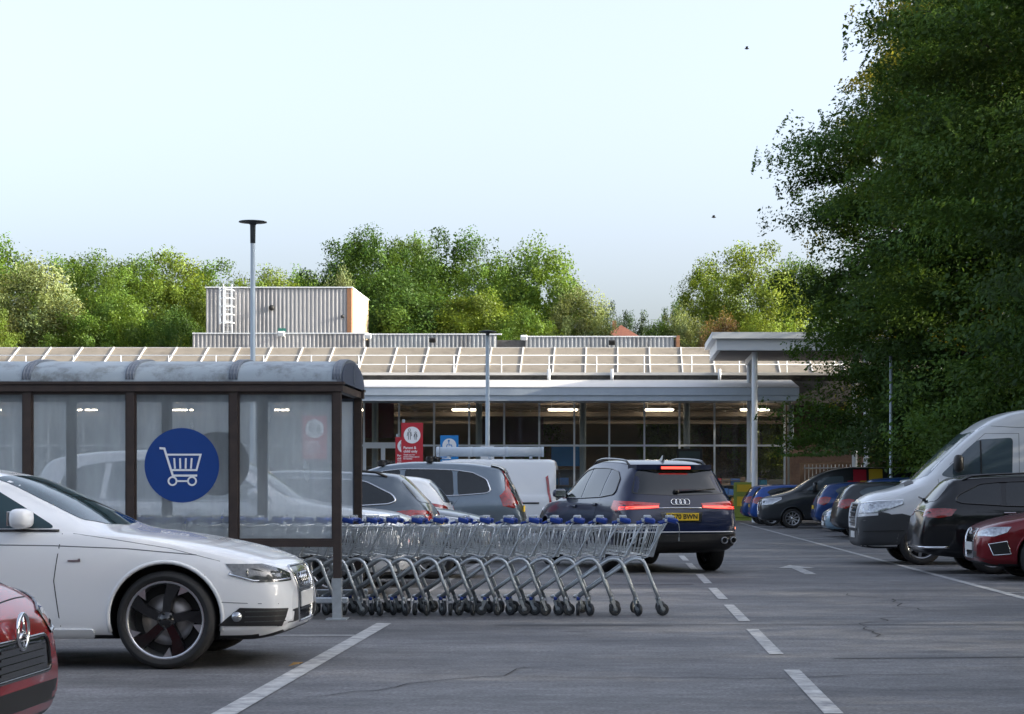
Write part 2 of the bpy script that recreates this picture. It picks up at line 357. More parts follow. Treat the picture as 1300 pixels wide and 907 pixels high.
# ------------------------------------------------------------------ vehicles
# profiles are measured along the car from the front bumper (s) in metres; z up
ARCH = {
 'saloon': dict(L=4.70, W=1.83, H=1.43, axles=(.87, 3.68), tr=.335,
  top=[(0,.57),(.03,.66),(.10,.735),(.25,.80),(.6,.885),(1.0,.945),(1.27,.985),(1.5,1.10),(1.8,1.25),(2.1,1.365),(2.35,1.41),(2.75,1.43),(3.2,1.415),(3.5,1.37),(3.8,1.27),(4.1,1.14),(4.3,1.09),(4.55,1.06),(4.66,.98),(4.70,.80)],
  belt=[(0,.50),(.1,.66),(.5,.80),(1.2,.925),(2,.95),(3.5,.98),(4.3,.99),(4.6,.93),(4.70,.75)],
  sill=[(0,.30),(.05,.24),(.3,.19),(1.3,.20),(3.4,.20),(4.2,.24),(4.6,.30),(4.7,.40)],
  plan=[(0,.60),(.04,.72),(.12,.82),(.3,.90),(.6,.96),(1.0,.99),(1.6,1),(3.4,1),(4,.97),(4.4,.91),(4.6,.83),(4.68,.72),(4.7,.6)],
  roofw=[(0,.7),(1.2,.74),(1.8,.68),(2.3,.64),(3,.63),(3.8,.64),(4.7,.7)],
  side=[[(1.60,.985),(1.74,1.06),(2.16,1.29),(2.36,1.33),(2.62,1.335),(2.62,.985)],[(2.70,.985),(2.70,1.335),(3.1,1.32),(3.4,1.26),(3.62,1.13),(3.50,1.01)]],
  screen=[(1.30,0),(1.34,.40),(1.46,.66),(2.12,.54),(2.08,.3),(2.07,0)],
  rearwin=('top',[(3.62,0),(3.63,.4),(3.68,.5),(4.12,.60),(4.2,.3),(4.21,0)]),
  head=[(27,.655),(29,.605),(48,.605),(57,.66),(60,.735),(45,.73)], tail=[(22,.92),(22,.80),(58,.80),(70,.86),(66,.95)],
  grille=[(-.36,.70),(.36,.70),(.27,.30),(-.27,.30)], seams=[[(1.555,.95),(1.60,.62),(1.56,.30)],[(2.66,.96),(2.66,.3)],[(3.62,.97),(3.45,.68),(3.30,.5)]], handles=[(2.45,.84),(3.45,.87)], mirror=(1.82,1.02), tplate=.72),
 'hatch': dict(L=4.20, W=1.78, H=1.47, axles=(.85, 3.44), tr=.32,
  top=[(0,.60),(.03,.70),(.09,.765),(.25,.86),(.6,.94),(.95,1.0),(1.2,1.10),(1.6,1.30),(1.9,1.41),(2.3,1.465),(2.8,1.47),(3.4,1.445),(3.72,1.40),(3.86,1.30),(4.02,1.10),(4.10,.95),(4.17,.75),(4.2,.60)],
  belt=[(0,.52),(.1,.70),(.5,.83),(1.0,.93),(2,.96),(3.4,1.0),(3.9,1.0),(4.08,.88),(4.2,.55)],
  sill=[(0,.32),(.05,.25),(.3,.2),(1.3,.2),(3.0,.2),(3.8,.25),(4.1,.32),(4.2,.42)],
  plan=[(0,.60),(.04,.72),(.12,.82),(.3,.90),(.6,.96),(1.0,.99),(1.6,1),(3.2,1),(3.7,.97),(4.0,.91),(4.12,.85),(4.18,.77),(4.2,.70)],
  roofw=[(0,.7),(1.0,.76),(1.6,.70),(2.0,.67),(3,.67),(3.6,.65),(4.2,.66)],
  side=[[(1.50,1.0),(1.62,1.07),(1.95,1.28),(2.2,1.355),(2.45,1.365),(2.45,1.0)],[(2.52,1.0),(2.52,1.365),(3.0,1.36),(3.4,1.31),(3.60,1.2),(3.42,1.04)]],
  screen=[(1.04,0),(1.08,.40),(1.22,.66),(1.88,.56),(1.86,.3),(1.85,0)],
  rearwin=('rear',[(-.50,1.34),(0,1.37),(.50,1.34),(.60,1.05),(0,1.03),(-.60,1.05)]),
  head=[(26,.72),(28,.62),(60,.68),(78,.80),(76,.86),(48,.80)], tail=[(34,.97),(36,.84),(52,.78),(60,.86),(63,1.0),(54,1.03)],
  grille=[(-.36,.62),(.36,.62),(.40,.46),(-.40,.46)], seams=[[(1.40,.95),(1.44,.6),(1.36,.3)],[(2.48,.98),(2.48,.3)],[(3.5,1.0),(3.3,.72),(3.06,.5)]], handles=[(2.28,.88),(3.22,.92)], mirror=(1.66,1.05), tplate=.72),
 'estate': dict(L=4.78, W=1.84, H=1.50, axles=(.90, 3.70), tr=.33,
  top=[(0,.58),(.03,.68),(.10,.75),(.25,.82),(.6,.90),(1.0,.96),(1.27,1.0),(1.5,1.11),(1.8,1.27),(2.1,1.40),(2.35,1.46),(2.8,1.50),(3.5,1.49),(4.0,1.465),(4.22,1.44),(4.36,1.33),(4.52,1.16),(4.62,1.05),(4.69,.93),(4.76,.75),(4.78,.62)],
  belt=[(0,.50),(.1,.67),(.5,.81),(1.2,.94),(2,.97),(3.5,1.0),(4.4,1.02),(4.62,.95),(4.72,.82),(4.78,.58)],
  sill=[(0,.30),(.05,.24),(.3,.19),(1.3,.20),(3.4,.20),(4.3,.25),(4.7,.32),(4.78,.42)],
  plan=[(0,.60),(.04,.72),(.12,.82),(.3,.90),(.6,.96),(1.0,.99),(1.6,1),(3.6,1),(4.2,.97),(4.5,.92),(4.68,.86),(4.76,.76),(4.78,.68)],
  roofw=[(0,.7),(1.2,.76),(1.8,.70),(2.3,.67),(3.2,.66),(4.2,.63),(4.78,.64)],
  side=[[(1.60,1.0),(1.74,1.07),(2.16,1.31),(2.36,1.36),(2.66,1.385),(2.66,1.0)],[(2.74,1.0),(2.74,1.385),(3.2,1.385),(3.46,1.375),(3.50,1.02)],[(3.56,1.03),(3.54,1.375),(3.85,1.345),(4.20,1.18),(4.26,1.10),(4.16,1.06)]],
  screen=[(1.30,0),(1.34,.40),(1.46,.66),(2.12,.56),(2.08,.3),(2.07,0)],
  rearwin=('rear',[(-.52,1.36),(0,1.40),(.52,1.36),(.66,1.09),(0,1.06),(-.66,1.09)]),
  head=[(26,.70),(28,.62),(60,.64),(76,.74),(74,.79),(48,.76)], tail=[(28,.96),(28,.87),(52,.84),(62,.87),(66,.97),(56,.985)],
  grille=[(-.36,.66),(.36,.66),(.30,.36),(-.30,.36)], seams=[[(1.52,.96),(1.56,.6),(1.50,.3)],[(2.70,.98),(2.70,.3)],[(3.62,1.0),(3.45,.7),(3.28,.5)]], handles=[(2.48,.87),(3.45,.90)], mirror=(1.82,1.05), tplate=.75),
 'suv': dict(L=5.0, W=1.96, H=1.74, axles=(.92, 3.90), tr=.375,
  top=[(0,.70),(.03,.82),(.1,.93),(.3,1.0),(.8,1.06),(1.3,1.13),(1.5,1.21),(1.9,1.45),(2.2,1.60),(2.6,1.70),(3.1,1.74),(3.9,1.72),(4.35,1.67),(4.55,1.62),(4.68,1.45),(4.80,1.25),(4.86,1.10),(4.92,.95),(4.98,.75),(5.0,.62)],
  belt=[(0,.6),(.1,.83),(.5,.96),(1.2,1.06),(2,1.09),(4,1.12),(4.6,1.13),(4.80,1.06),(4.93,.85),(5,.56)],
  sill=[(0,.4),(.05,.32),(.3,.26),(1.3,.26),(3.6,.27),(4.4,.30),(4.8,.35),(4.95,.42),(5,.48)],
  plan=[(0,.62),(.04,.74),(.12,.83),(.3,.91),(.6,.96),(1.0,.99),(1.6,1),(3.8,1),(4.4,.975),(4.7,.94),(4.88,.90),(4.96,.85),(5.0,.78)],
  roofw=[(0,.75),(1.2,.78),(1.9,.72),(2.4,.69),(3.2,.685),(4.2,.67),(4.6,.67),(5,.7)],
  side=[[(1.66,1.13),(1.80,1.20),(2.2,1.47),(2.5,1.57),(2.80,1.60),(2.80,1.13)],[(2.88,1.13),(2.88,1.605),(3.4,1.60),(3.72,1.585),(3.76,1.15)],[(3.83,1.15),(3.80,1.58),(4.08,1.54),(4.33,1.42),(4.40,1.24),(4.34,1.19)]],
  screen=[(1.36,0),(1.40,.45),(1.52,.72),(2.22,.60),(2.2,.3),(2.19,0)],
  rearwin=('rear',[(-.60,1.55),(0,1.585),(.60,1.55),(.74,1.20),(0,1.17),(-.74,1.20)]),
  head=[(26,.90),(28,.78),(60,.80),(72,.92),(70,.97),(46,.95)], tail=[(24,1.08),(24,.96),(60,.92),(72,1.0),(70,1.10)],
  grille=[(-.45,.86),(.45,.86),(.38,.45),(-.38,.45)], seams=[[(1.58,1.08),(1.62,.7),(1.52,.36)],[(2.84,1.1),(2.84,.36)],[(3.86,1.12),(3.66,.85),(3.46,.6)]], handles=[(2.62,1.0),(3.66,1.03)], mirror=(1.88,1.17), tplate=.92),
 'highvan': dict(L=5.93, W=2.02, H=2.65, axles=(1.02, 4.70), tr=.345,
  top=[(0,.84),(.03,1.0),(.1,1.10),(.25,1.19),(.7,1.31),(.95,1.40),(1.3,1.70),(1.7,2.06),(2.0,2.30),(2.3,2.48),(2.7,2.60),(3.3,2.65),(5.8,2.65),(5.9,2.6),(5.93,2.5)],
  belt=[(0,.7),(.1,.95),(.6,1.14),(1.0,1.30),(1.5,1.42),(2,1.45),(5.93,1.45)],
  sill=[(0,.36),(.05,.30),(.3,.27),(1.6,.30),(5.6,.34),(5.93,.42)],
  plan=[(0,.66),(.05,.78),(.14,.86),(.3,.92),(.6,.97),(1.2,1),(5.8,1),(5.9,.97),(5.93,.93)],
  roofw=[(0,.8),(1.0,.84),(2.0,.84),(2.7,.85),(5.93,.85)],
  side=[[(1.34,1.50),(1.66,1.80),(1.93,2.06),(2.02,2.10),(2.56,2.13),(2.54,1.46),(1.5,1.46)]],
  screen=[(.99,0),(1.03,.50),(1.14,.80),(1.96,.74),(1.90,.4),(1.88,0)],
  rearwin=('rear',[(-.75,2.0),(-.10,2.0),(-.10,1.5),(-.75,1.5)]),
  head=[(33,1.02),(36,.86),(58,.88),(79,1.02),(79,1.09),(56,1.07)], tail=[(50,1.5),(50,.95),(57,.95),(57,1.5)],
  grille=[(-.52,1.02),(.52,1.02),(.44,.62),(-.44,.62)], seams=[[(1.30,1.44),(1.34,.9),(1.56,.45)],[(2.66,2.2),(2.66,.4)],[(2.66,2.2),(2.1,2.2),(1.5,1.68)],[(4.1,2.3),(4.1,.5)]], handles=[(2.52,1.25)], mirror=(1.62,1.62), tplate=.70),
 'midvan': dict(L=4.97, W=1.99, H=2.0, axles=(.98, 3.91), tr=.33,
  top=[(0,.70),(.03,.85),(.1,.97),(.35,1.06),(.75,1.16),(1.0,1.25),(1.5,1.57),(1.9,1.80),(2.3,1.93),(2.8,2.0),(4.8,1.99),(4.93,1.95),(4.97,1.85)],
  belt=[(0,.6),(.1,.8),(.6,1.0),(1.2,1.17),(2,1.2),(4.97,1.2)],
  sill=[(0,.36),(.05,.28),(.3,.24),(1.5,.26),(4.6,.30),(4.97,.40)],
  plan=[(0,.64),(.05,.77),(.14,.85),(.3,.92),(.6,.97),(1.2,1),(4.8,1),(4.92,.97),(4.97,.92)],
  roofw=[(0,.78),(1.0,.82),(2.0,.80),(2.7,.81),(4.97,.81)],
  side=[[(1.40,1.24),(1.62,1.42),(1.68,1.24)],[(1.74,1.24),(1.74,1.50),(1.98,1.66),(2.56,1.70),(2.56,1.24)]],
  screen=[(1.06,0),(1.10,.50),(1.22,.78),(1.94,.68),(1.90,.4),(1.88,0)],
  rearwin=('rear',[(-.72,1.75),(-.06,1.75),(-.06,1.3),(-.72,1.3)]),
  head=[(32,.90),(36,.74),(60,.78),(78,.95),(77,1.0),(54,.95)], tail=[(50,1.62),(50,.95),(52.2,.92),(52.6,1.57)],
  grille=[(-.48,.86),(.48,.86),(.42,.46),(-.42,.46)], seams=[[(1.42,1.2),(1.46,.7),(1.56,.4)],[(2.64,1.78),(2.64,.4)],[(3.85,1.78),(3.85,.4)],[(2.64,1.42),(3.85,1.42)]], handles=[(2.50,1.06),(2.8,1.06)], mirror=(1.66,1.28), tplate=.75),
}

def half_section(zt, zb, zs, w, wr):
    zb = min(zb, zt-.035); zs = min(zs, zb-.05); h = zt-zb; g = zb-zs; k = sstep((h-.06)/.34)
    low = [(0, zs), (w*.6, zs), (w*.86, zs+.012), (w*.945, zs+.06*min(1, g/.4)), (w*.978, zs+.2*g), (w*.995, zs+.45*g), (w*1., zs+.65*g), (w*.992, zs+.80*g), (w*.972, zs+.92*g), (w*.945, zb)]
    ra = min(wr, w*.93); e = min(.09, h*.3)
    cab = [(w*.94+(ra-w*.94)*t+.02*math.sin(math.pi*t), zb+(h-e)*t) for t in (.22, .48, .75, 1.)]+[(ra-.04, zt-e*.48), (ra-.14, zt-e*.2), (ra*.5, zt-e*.04), (0, zt)]
    hood = [(w*.93, zb+.12*h), (w*.91, zb+.26*h), (w*.88, zb+.4*h), (w*.83, zb+.54*h), (w*.75, zb+.68*h), (w*.60, zb+.83*h), (w*.32, zb+.96*h), (0, zt)]
    up = [(a[0]*(1-k)+b[0]*k, a[1]*(1-k)+b[1]*k) for a, b in zip(hood, cab)]
    pts = low+up; out = []; n = len(pts)
    for i in range(n-1):                                   # Catmull-Rom
        p0 = pts[max(i-1, 0)]; p1 = pts[i]; p2 = pts[i+1]; p3 = pts[min(i+2, n-1)]
        if i == 0: p0 = (-p2[0], p2[1])
        if i == n-2: p3 = (-p1[0], p1[1])
        for t in (0, 1/3, 2/3):
            a = [.5*(2*p1[q]+(p2[q]-p0[q])*t+(2*p0[q]-5*p1[q]+4*p2[q]-p3[q])*t*t+(3*p1[q]-p0[q]-3*p2[q]+p3[q])*t**3) for q in (0, 1)]
            out.append((max(a[0], 0), a[1]))
    out.append(pts[-1]); return out

class Shell:
    """closed car body surface with helpers that lay patches and lines on it"""
    def __init__(s, arch, L, W, H, tops=None):
        A = ARCH[arch]; s.A = A; s.L, s.W, s.H = L, W, H
        s.kx, s.ky, s.kz = L/A['L'], W/A['W'], H/A['H']
        f = {q: pchip(A[q]) for q in ('top', 'belt', 'sill', 'plan', 'roofw')}
        st = [A['L']*.0+.62*(1-math.cos(math.pi/2*i/15)) for i in range(16)]
        st += list(np.arange(.68, A['L']-.62, .075)); st += [A['L']-.60*(1-math.cos(math.pi/2*i/15)) for i in range(15, -1, -1)]
        vs = []; n = None
        for q in st:
            hs = half_section(f['top'](q), f['belt'](q), f['sill'](q), f['plan'](q)*A['W']/2, f['roofw'](q)*A['W']/2)
            ring = hs+[(-y, z) for y, z in hs[-2:0:-1]]; n = len(ring)
            vs += [(s.L/2-q*s.kx, y*s.ky, z*s.kz) for y, z in ring]
        fs = []
        m = len(st)
        for i in range(m-1):
            for j in range(n): fs.append((i*n+j, i*n+(j+1) % n, (i+1)*n+(j+1) % n, (i+1)*n+j))
        for b in (0, (m-1)*n):
            c = len(vs); vs.append(tuple(np.mean(np.array(vs[b:b+n]), axis=0)))
            for j in range(n): fs.append((b+(j+1) % n, b+j, c) if b == 0 else (b+j, b+(j+1) % n, c))
        s.v, s.f = vs, fs; s.bvh = BVHTree.FromPolygons([Vector(p) for p in vs], fs)
    def hit(s, mode, a, b):
        L = s.L
        if mode == 'left': o, d = Vector((L/2-a*s.kx, 4, b*s.kz)), Vector((0, -1, 0))
        elif mode == 'right': o, d = Vector((L/2-a*s.kx, -4, b*s.kz)), Vector((0, 1, 0))
        elif mode == 'front': o, d = Vector((L/2+2, a*s.ky, b*s.kz)), Vector((-1, 0, 0))
        elif mode == 'rear': o, d = Vector((-L/2-2, a*s.ky, b*s.kz)), Vector((1, 0, 0))
        elif mode == 'top': o, d = Vector((L/2-a*s.kx, b*s.ky, 6)), Vector((0, 0, -1))
        elif mode in ('nose', 'stern'):
            g = 1 if mode == 'nose' else -1; q = R(a); xc = g*(L/2-.9)
            d = Vector((-g*math.cos(q), -math.sin(q), 0)); o = Vector((xc, 0, b*s.kz))-d*4
        p, nn, i, dist = s.bvh.ray_cast(o, d)
        if p is None: p, nn, i, dist = s.bvh.find_nearest(o+d*3.2)
        if nn.dot(d) > 0: nn = -nn
        return p, nn
    def patch(s, mb, mode, poly, off=.005, r=.05, mat=0, rings=6, seg=.06, lip=.02):
        if r: poly = rounded(poly, r if mode not in ('nose', 'stern') else r)
        k = 1. if mode not in ('nose', 'stern') else .015
        B = []
        for i in range(len(poly)):
            a = Vector(poly[i]); b = Vector(poly[(i+1) % len(poly)]); l = math.hypot((b.x-a.x)*k, b.y-a.y)
            for t in range(max(1, int(l/seg))): B.append(a+(b-a)*t/max(1, int(l/seg)))
        c = sum(B, Vector((0, 0)))/len(B); n = len(B); vs = []; edge = []
        for q in range(rings):
            for p in B:
                u = c+(p-c)*(1-q/rings); h, nn = s.hit(mode, u.x, u.y); vs.append(h+nn*off)
                if q == 0: edge.append(h-nn*lip)
        h, nn = s.hit(mode, c.x, c.y); vs.append(h+nn*off); fs = []
        for q in range(rings-1):
            for j in range(n): fs.append((q*n+j, q*n+(j+1) % n, (q+1)*n+(j+1) % n, (q+1)*n+j))
        for j in range(n): fs.append(((rings-1)*n+j, (rings-1)*n+(j+1) % n, rings*n))
        mb.add(vs, fs, mat, True); o = vs[:n]
        mb.add(o+edge, [(j, n+j, n+(j+1) % n, (j+1) % n) for j in range(n)], mat)
        return o
    def line(s, mb, mode, pts, rad=.004, off=0., mat=0, seg=.08, closed=False, n=4):
        P = []
        m = len(pts)
        for i in range(m if closed else m-1):
            a = Vector(pts[i]); b = Vector(pts[(i+1) % m]); k = .015 if mode in ('nose', 'stern') else 1
            c = max(1, int(math.hypot((b.x-a.x)*k, b.y-a.y)/seg))
            for t in range(c): P.append(a+(b-a)*t/c)
        if not closed: P.append(Vector(pts[-1]))
        w = []
        for p in P:
            h, nn = s.hit(mode, p.x, p.y); w.append(h+nn*off)
        mb.tube(w, rad, n, mat, closed)

def make_wheel(r, rim, width, style, parent, loc, right):
    """axis along y, outer face towards +y"""
    w = empty('wheel', loc); w.parent = parent
    if right: w.rotation_euler = (0, 0, math.pi)
    h = width/2
    t = MB().lathe([(rim, -h*.9), (rim+.03, -h), (r-.035, -h), (r-.008, -h*.8), (r, -h*.5), (r, h*.5), (r-.008, h*.8), (r-.035, h), (rim+.03, h), (rim, h*.86), (rim-.006, h*.8)], (0, 0, 0), 'y', 40)
    for g in (-.3, 0, .3):
        t.lathe([(r+.0015, h*g-.004), (r+.0015, h*g+.004)], (0, 0, 0), 'y', 40)
    t.build('tyre', rubber, w, fix=True)
    m = MB()
    blade, lipm = (gloss_black, alloy) if style == 'dark_blade' else (alloy, alloy)
    mats = [blade, lipm, ink, brake_disc]
    m.lathe([(rim, h*.84), (rim-.014, h*.86), (rim-.02, h*.74), (rim-.03, h*.2), (rim-.03, -h*.8)], (0, 0, 0), 'y', 40, 1 if style == 'dark_blade' else 0)
    m.lathe([(rim-.03, -h*.3), (.0, -h*.3)], (0, 0, 0), 'y', 30, 2)
    m.lathe([(rim*.66, -h*.1), (rim*.66, 0), (.05, 0)], (0, 0, 0), 'y', 30, 3)
    m.lathe([(0, h*.78), (.028, h*.77), (.034, h*.70), (.062, h*.66), (.07, h*.3)], (0, 0, 0), 'y', 20, 0)
    ns = {'dark_blade': 5, 'five': 5, 'ten': 10, 'seven': 7, 'steel': 8}[style]
    for i in range(ns):
        q = 2*math.pi*i/ns+.35
        wi, wo = {5: (.034, .050 if style == 'dark_blade' else .030), 7: (.024, .022), 8: (.03, .035), 10: (.015, .017)}[ns]
        tw = .22 if style == 'dark_blade' else 0.
        prof = []
        for rr, ww, a0, y1, y0 in ((.045, wi, 0, .66, .30), (rim*.55, wi*1.15, tw*.4, .74, .34), (rim-.016, wo*1.25, tw, .80, .5)):
            c = q+a0; ta = Vector((-math.sin(c), 0, math.cos(c))); ra = Vector((math.cos(c), 0, math.sin(c)))*rr
            prof.append([ra+ta*ww+Vector((0, h*y0, 0)), ra+ta*ww*.8+Vector((0, h*y1, 0)), ra-ta*ww*.8+Vector((0, h*y1, 0)), ra-ta*ww+Vector((0, h*y0, 0))])
        vs = sum(prof, []); fs = [(b*4+j, b*4+(j+1) % 4, b*4+4+(j+1) % 4, b*4+4+j) for b in range(2) for j in range(4)]
        m.add(vs, fs, 0)
        if style == 'dark_blade':                           # polished wedge between blade tip and lip
            c = q+tw+.20
            e = [Vector((math.cos(c+d)*rr, h*.80, math.sin(c+d)*rr)) for d, rr in ((-.02, rim-.012), (.24, rim-.012), (.02, rim*.70))]
            b_ = [p-Vector((0, .02, 0)) for p in e]; m.add(e+b_, [(0, 1, 2), (0, 3, 4, 1), (1, 4, 5, 2), (2, 5, 3, 0)], 1)
    for i in range(5):
        q = 2*math.pi*i/5; m.lathe([(.011, h*.64), (.011, h*.71), (0, h*.72)], (math.cos(q)*.048, 0, math.sin(q)*.048), 'y', 8, 2)
    m.build('rim', mats, w, fix=True)
    return w

def vehicle(name, arch, L, W, H, col, loc, rz, label, cat='car', group=None, tr=None, rim=None, style='five', head=headlamp, tailm=tail,
            trim=None, clad=None, rails=False, glassm=None, plate=None, extra=None, hide=(), axles=None):
    A = ARCH[arch]; S = Shell(arch, L, W, H)
    root = empty(name, loc, rz, label, cat, group)
    tr = tr or A['tr']; rim = rim or tr*.70; glassm = glassm or glass
    ax = axles or [q*S.kx for q in A['axles']]
    # body shell with real wheel wells
    body = MB().add(S.v, S.f, 0, True).build('body', [col, plastic], fix=True)
    cut = MB(); ra = tr+.045
    for q in ax:
        for g in (-1, 1):
            y0 = g*(W/2-.33); y1 = g*(W/2+.2); n = 40; x = L/2-q; z = tr+.012
            ring = [(x+ra*math.cos(2*math.pi*i/n), z+ra*math.sin(2*math.pi*i/n)) for i in range(n)]
            cut.prism(ring, min(y0, y1), max(y0, y1), 'xz')
    co = cut.build('cutter', plastic, fix=True)
    md = body.modifiers.new('wells', 'BOOLEAN'); md.operation = 'DIFFERENCE'; md.object = co; md.solver = 'EXACT'
    bpy.context.view_layer.update()
    me = bpy.data.meshes.new_from_object(body.evaluated_get(bpy.context.evaluated_depsgraph_get()))
    body.modifiers.clear(); body.data = me; bpy.data.objects.remove(co)
    me.materials.clear(); me.materials.append(col); me.materials.append(plastic)
    for p in me.polygons:
        c = p.center; p.material_index = 0
        for q in ax:
            d = math.hypot(c.x-(L/2-q), c.z-tr-.012)
            if d < ra+.004 and (abs(d-ra) < .012 or abs(abs(c.y)-(W/2-.33)) < .012): p.material_index = 1; p.use_smooth = False
        if p.normal.z < -.7 and c.z < .45*H*.7: p.material_index = 1
    me.set_sharp_from_angle(angle=R(32)); body.parent = root
    # wheel-arch lips
    for q in ax:
        for md_ in ('left', 'right'):
            lip = MB(); pts = []
            for i in range(25):
                t = R(-14+208*i/24); pts.append(((q+math.cos(t)*(ra+.006))/S.kx, (tr+.012+math.sin(t)*(ra+.006))/S.kz))
            pts = [p for p in pts if p[1] > A['sill'][2][1]+.03]
            S.line(lip, md_, pts, .016 if not clad else .035, -.006, 0, n=6)
            lip.build('wheel_arch_trim', clad or col, root)
    if clad:
        c = MB()
        for md_ in ('left', 'right'):
            S.patch(c, md_, [(A['axles'][0]+.5, .46*A['H']/1.74), (A['axles'][1]-.5, .46*A['H']/1.74), (A['axles'][1]-.5, .30*A['H']/1.74), (A['axles'][0]+.5, .30*A['H']/1.74)], .008, .03)
        c.build('sill_cladding', clad, root)
    # glass
    for md_ in ('left', 'right'):
        for poly in A['side']:
            m = MB(); S.patch(m, md_, poly, .004, .07); m.build('side_window', glassm, root)
        m = MB(); allp = A['side']
        if trim:
            P_ = sorted({p for poly in allp for p in poly})
            def half(pp):
                h_ = []
                for p in pp:
                    while len(h_) > 1 and (h_[-1][0]-h_[-2][0])*(p[1]-h_[-2][1])-(h_[-1][1]-h_[-2][1])*(p[0]-h_[-2][0]) <= 0: h_.pop()
                    h_.append(p)
                return h_[:-1]
            path = rounded(half(P_)+half(P_[::-1]), .05)
            S.line(m, md_, path, .011, .006, closed=True, n=6)
            m.build('window_trim', trim, root)
        else:
            for a, b in zip(allp[:-1], allp[1:]):
                xa = max(p[0] for p in a); xb = min(p[0] for p in b); zl = min(p[1] for p in b)+.02; zh = min(max(p[1] for p in a), max(p[1] for p in b))-.02
                S.patch(m, md_, [(xa-.015, zl), (xa-.015, zh), (xb+.015, zh), (xb+.015, zl)], .0025, 0)
            if m.v: m.build('door_pillar', gloss_black, root)
    full = A['screen']+[(a, -b) for a, b in A['screen'][-2:0:-1]]
    m = MB(); S.patch(m, 'top', full, .004, .05); m.build('windscreen', glassm, root)
    md_, poly = A['rearwin']
    if md_ == 'top': poly = poly+[(a, -b) for a, b in poly[-2:0:-1]]
    m = MB(); S.patch(m, md_, poly, .005, .06); m.build('rear_window', glassm, root)
    if arch in ('highvan', 'midvan'):
        m = MB(); S.patch(m, md_, [(-a, b) for a, b in poly], .005, .06); m.build('rear_window', glassm, root)
    # lamps
    if 'head' not in hide:
        for g in (1, -1):
            m = MB(); S.patch(m, 'nose', [(a*g, b) for a, b in A['head']], .006, .03, rings=3); h = m.build('headlight', head, root)
            if arch != 'saloon':
                m = MB(); S.line(m, 'nose', [(a*g, b) for a, b in A['head']], .006, .006, closed=True); m.build('lamp_bezel', gloss_black if head is headlamp_dark else chrome, h)
    if 'tail' not in hide:
        for g in (1, -1):
            m = MB(); S.patch(m, 'stern', [(a*g, b) for a, b in A['tail']], .008, .02, rings=3); m.build('taillight', tailm, root)
    # grille with bars, lower intake
    if 'grille' not in hide:
        m = MB(); S.patch(m, 'front', A['grille'], .004, .04); gr = m.build('grille', gloss_black, root)
        m = MB(); zs = sorted({p[1] for p in A['grille']}); xt = max(p[0] for p in A['grille'])*.9
        for i in range(1, 5):
            z = zs[0]+(zs[-1]-zs[0])*i/5; S.line(m, 'front', [(-xt*.85, z), (xt*.85, z)], .007, .006)
        S.line(m, 'front', rounded(A['grille'], .04), .010, .004, closed=True, n=6)
        m.build('grille_bar', chrome if head is not headlamp_dark or arch == 'saloon' else gloss_black, gr)
        z0 = A['sill'][1][1]+.07
        m = MB(); S.patch(m, 'nose', [(-30, z0+.09), (30, z0+.09), (34, z0), (-34, z0)], .003, .02); m.build('air_intake', plastic, root)
    # seams, handles, mirrors
    m = MB()
    for md_ in ('left', 'right'):
        for ln in A['seams']: S.line(m, md_, ln, .0045, -.002)
    m.build('panel_gap', ink, root)
    for g, md_ in ((1, 'left'), (-1, 'right')):
        for a, b in A['handles']:
            h, nn = S.hit(md_, a, b); m = MB().box(h+nn*.018, (.19, .022, .028), bev=.008).box(h+nn*.006, (.15, .02, .05), 1); m.build('door_handle', [col, ink], root)
        a, b = A['mirror']; h, nn = S.hit(md_, a, b); z = .14 if arch not in ('highvan', 'midvan') else .30
        m = MB(); c = Vector((h.x, h.y+g*.13, h.z+z*.25))
        bm = bmesh.new(); bmesh.ops.create_uvsphere(bm, u_segments=14, v_segments=10, radius=1)
        bm.verts.ensure_lookup_table()
        def se(v, p): return math.copysign(abs(v)**p, v)
        vs = [(c.x+se(v.co.x, .75)*.075, c.y+se(v.co.y, .6)*.115, c.z+se(v.co.z, .6)*z*.5) for v in bm.verts]
        m.add(vs, [[v.index for v in f.verts] for f in bm.faces], 0, True); bm.free()
        m.box((h.x, h.y+g*.03, h.z+.0), (.06, .10, .04), 1)
        mo = m.build('wing_mirror', [col if arch not in ('highvan',) else plastic, plastic], root)
        MB().box((c.x-.073, c.y, c.z), (.006, .17, z*.72), bev=.002).build('mirror_glass', chrome, mo)
    # plates
    if plate:
        for which in plate:
            z = (.40 if arch == 'hatch' else .50) if which == 'front' else A['tplate']; md_ = which
            if which == 'front' and arch == 'saloon': z = .46
            h, nn = S.hit(md_, 0, z); g = 1 if which == 'front' else -1
            MB().box((h.x+g*.018, 0, h.z), (.012, .52, .112), bev=.003).build('number_plate', plate_white if g > 0 else plate_yellow, root)
    if rails:
        for g in (1, -1):
            m = MB(); y = A['roofw'][4][1]*A['W']/2-.06; pts = []
            for i in range(13):
                a = A['screen'][-2][0]+.35+(A['L']*.86-A['screen'][-2][0]-.35)*i/12; h, nn = S.hit('top', a, g*y); lift = .045 if 0 < i < 12 else .0
                pts.append(h+Vector((0, 0, lift)))
            m.tube(pts, .018, 8); m.build('roof_rail', rails if not isinstance(rails, bool) else plastic, root)
    for q in ax:
        for g in (1, -1):
            make_wheel(tr, rim, .225, style, root, (L/2-q, g*(W/2-.135), tr), g < 0)
    if extra: extra(root, S)
    return root

def ring_emblem(parent, S, mode, z, rad, gap, tube, mat, n=4):
    """a row of interlocking rings on the nose or the tail"""
    m = MB()
    for i in range(n):
        y = (i-(n-1)/2)*gap; h, nn = S.hit(mode, y, z); ax = Vector((0, 1, 0)); up = nn.cross(ax).normalized()
        m.tube([h+nn*.012+ax*math.cos(t)*rad+up*math.sin(t)*rad for t in np.linspace(0, 2*math.pi, 20)[:-1]], tube, 6, 0, True)
    return m.build('ring_emblem', mat, parent)

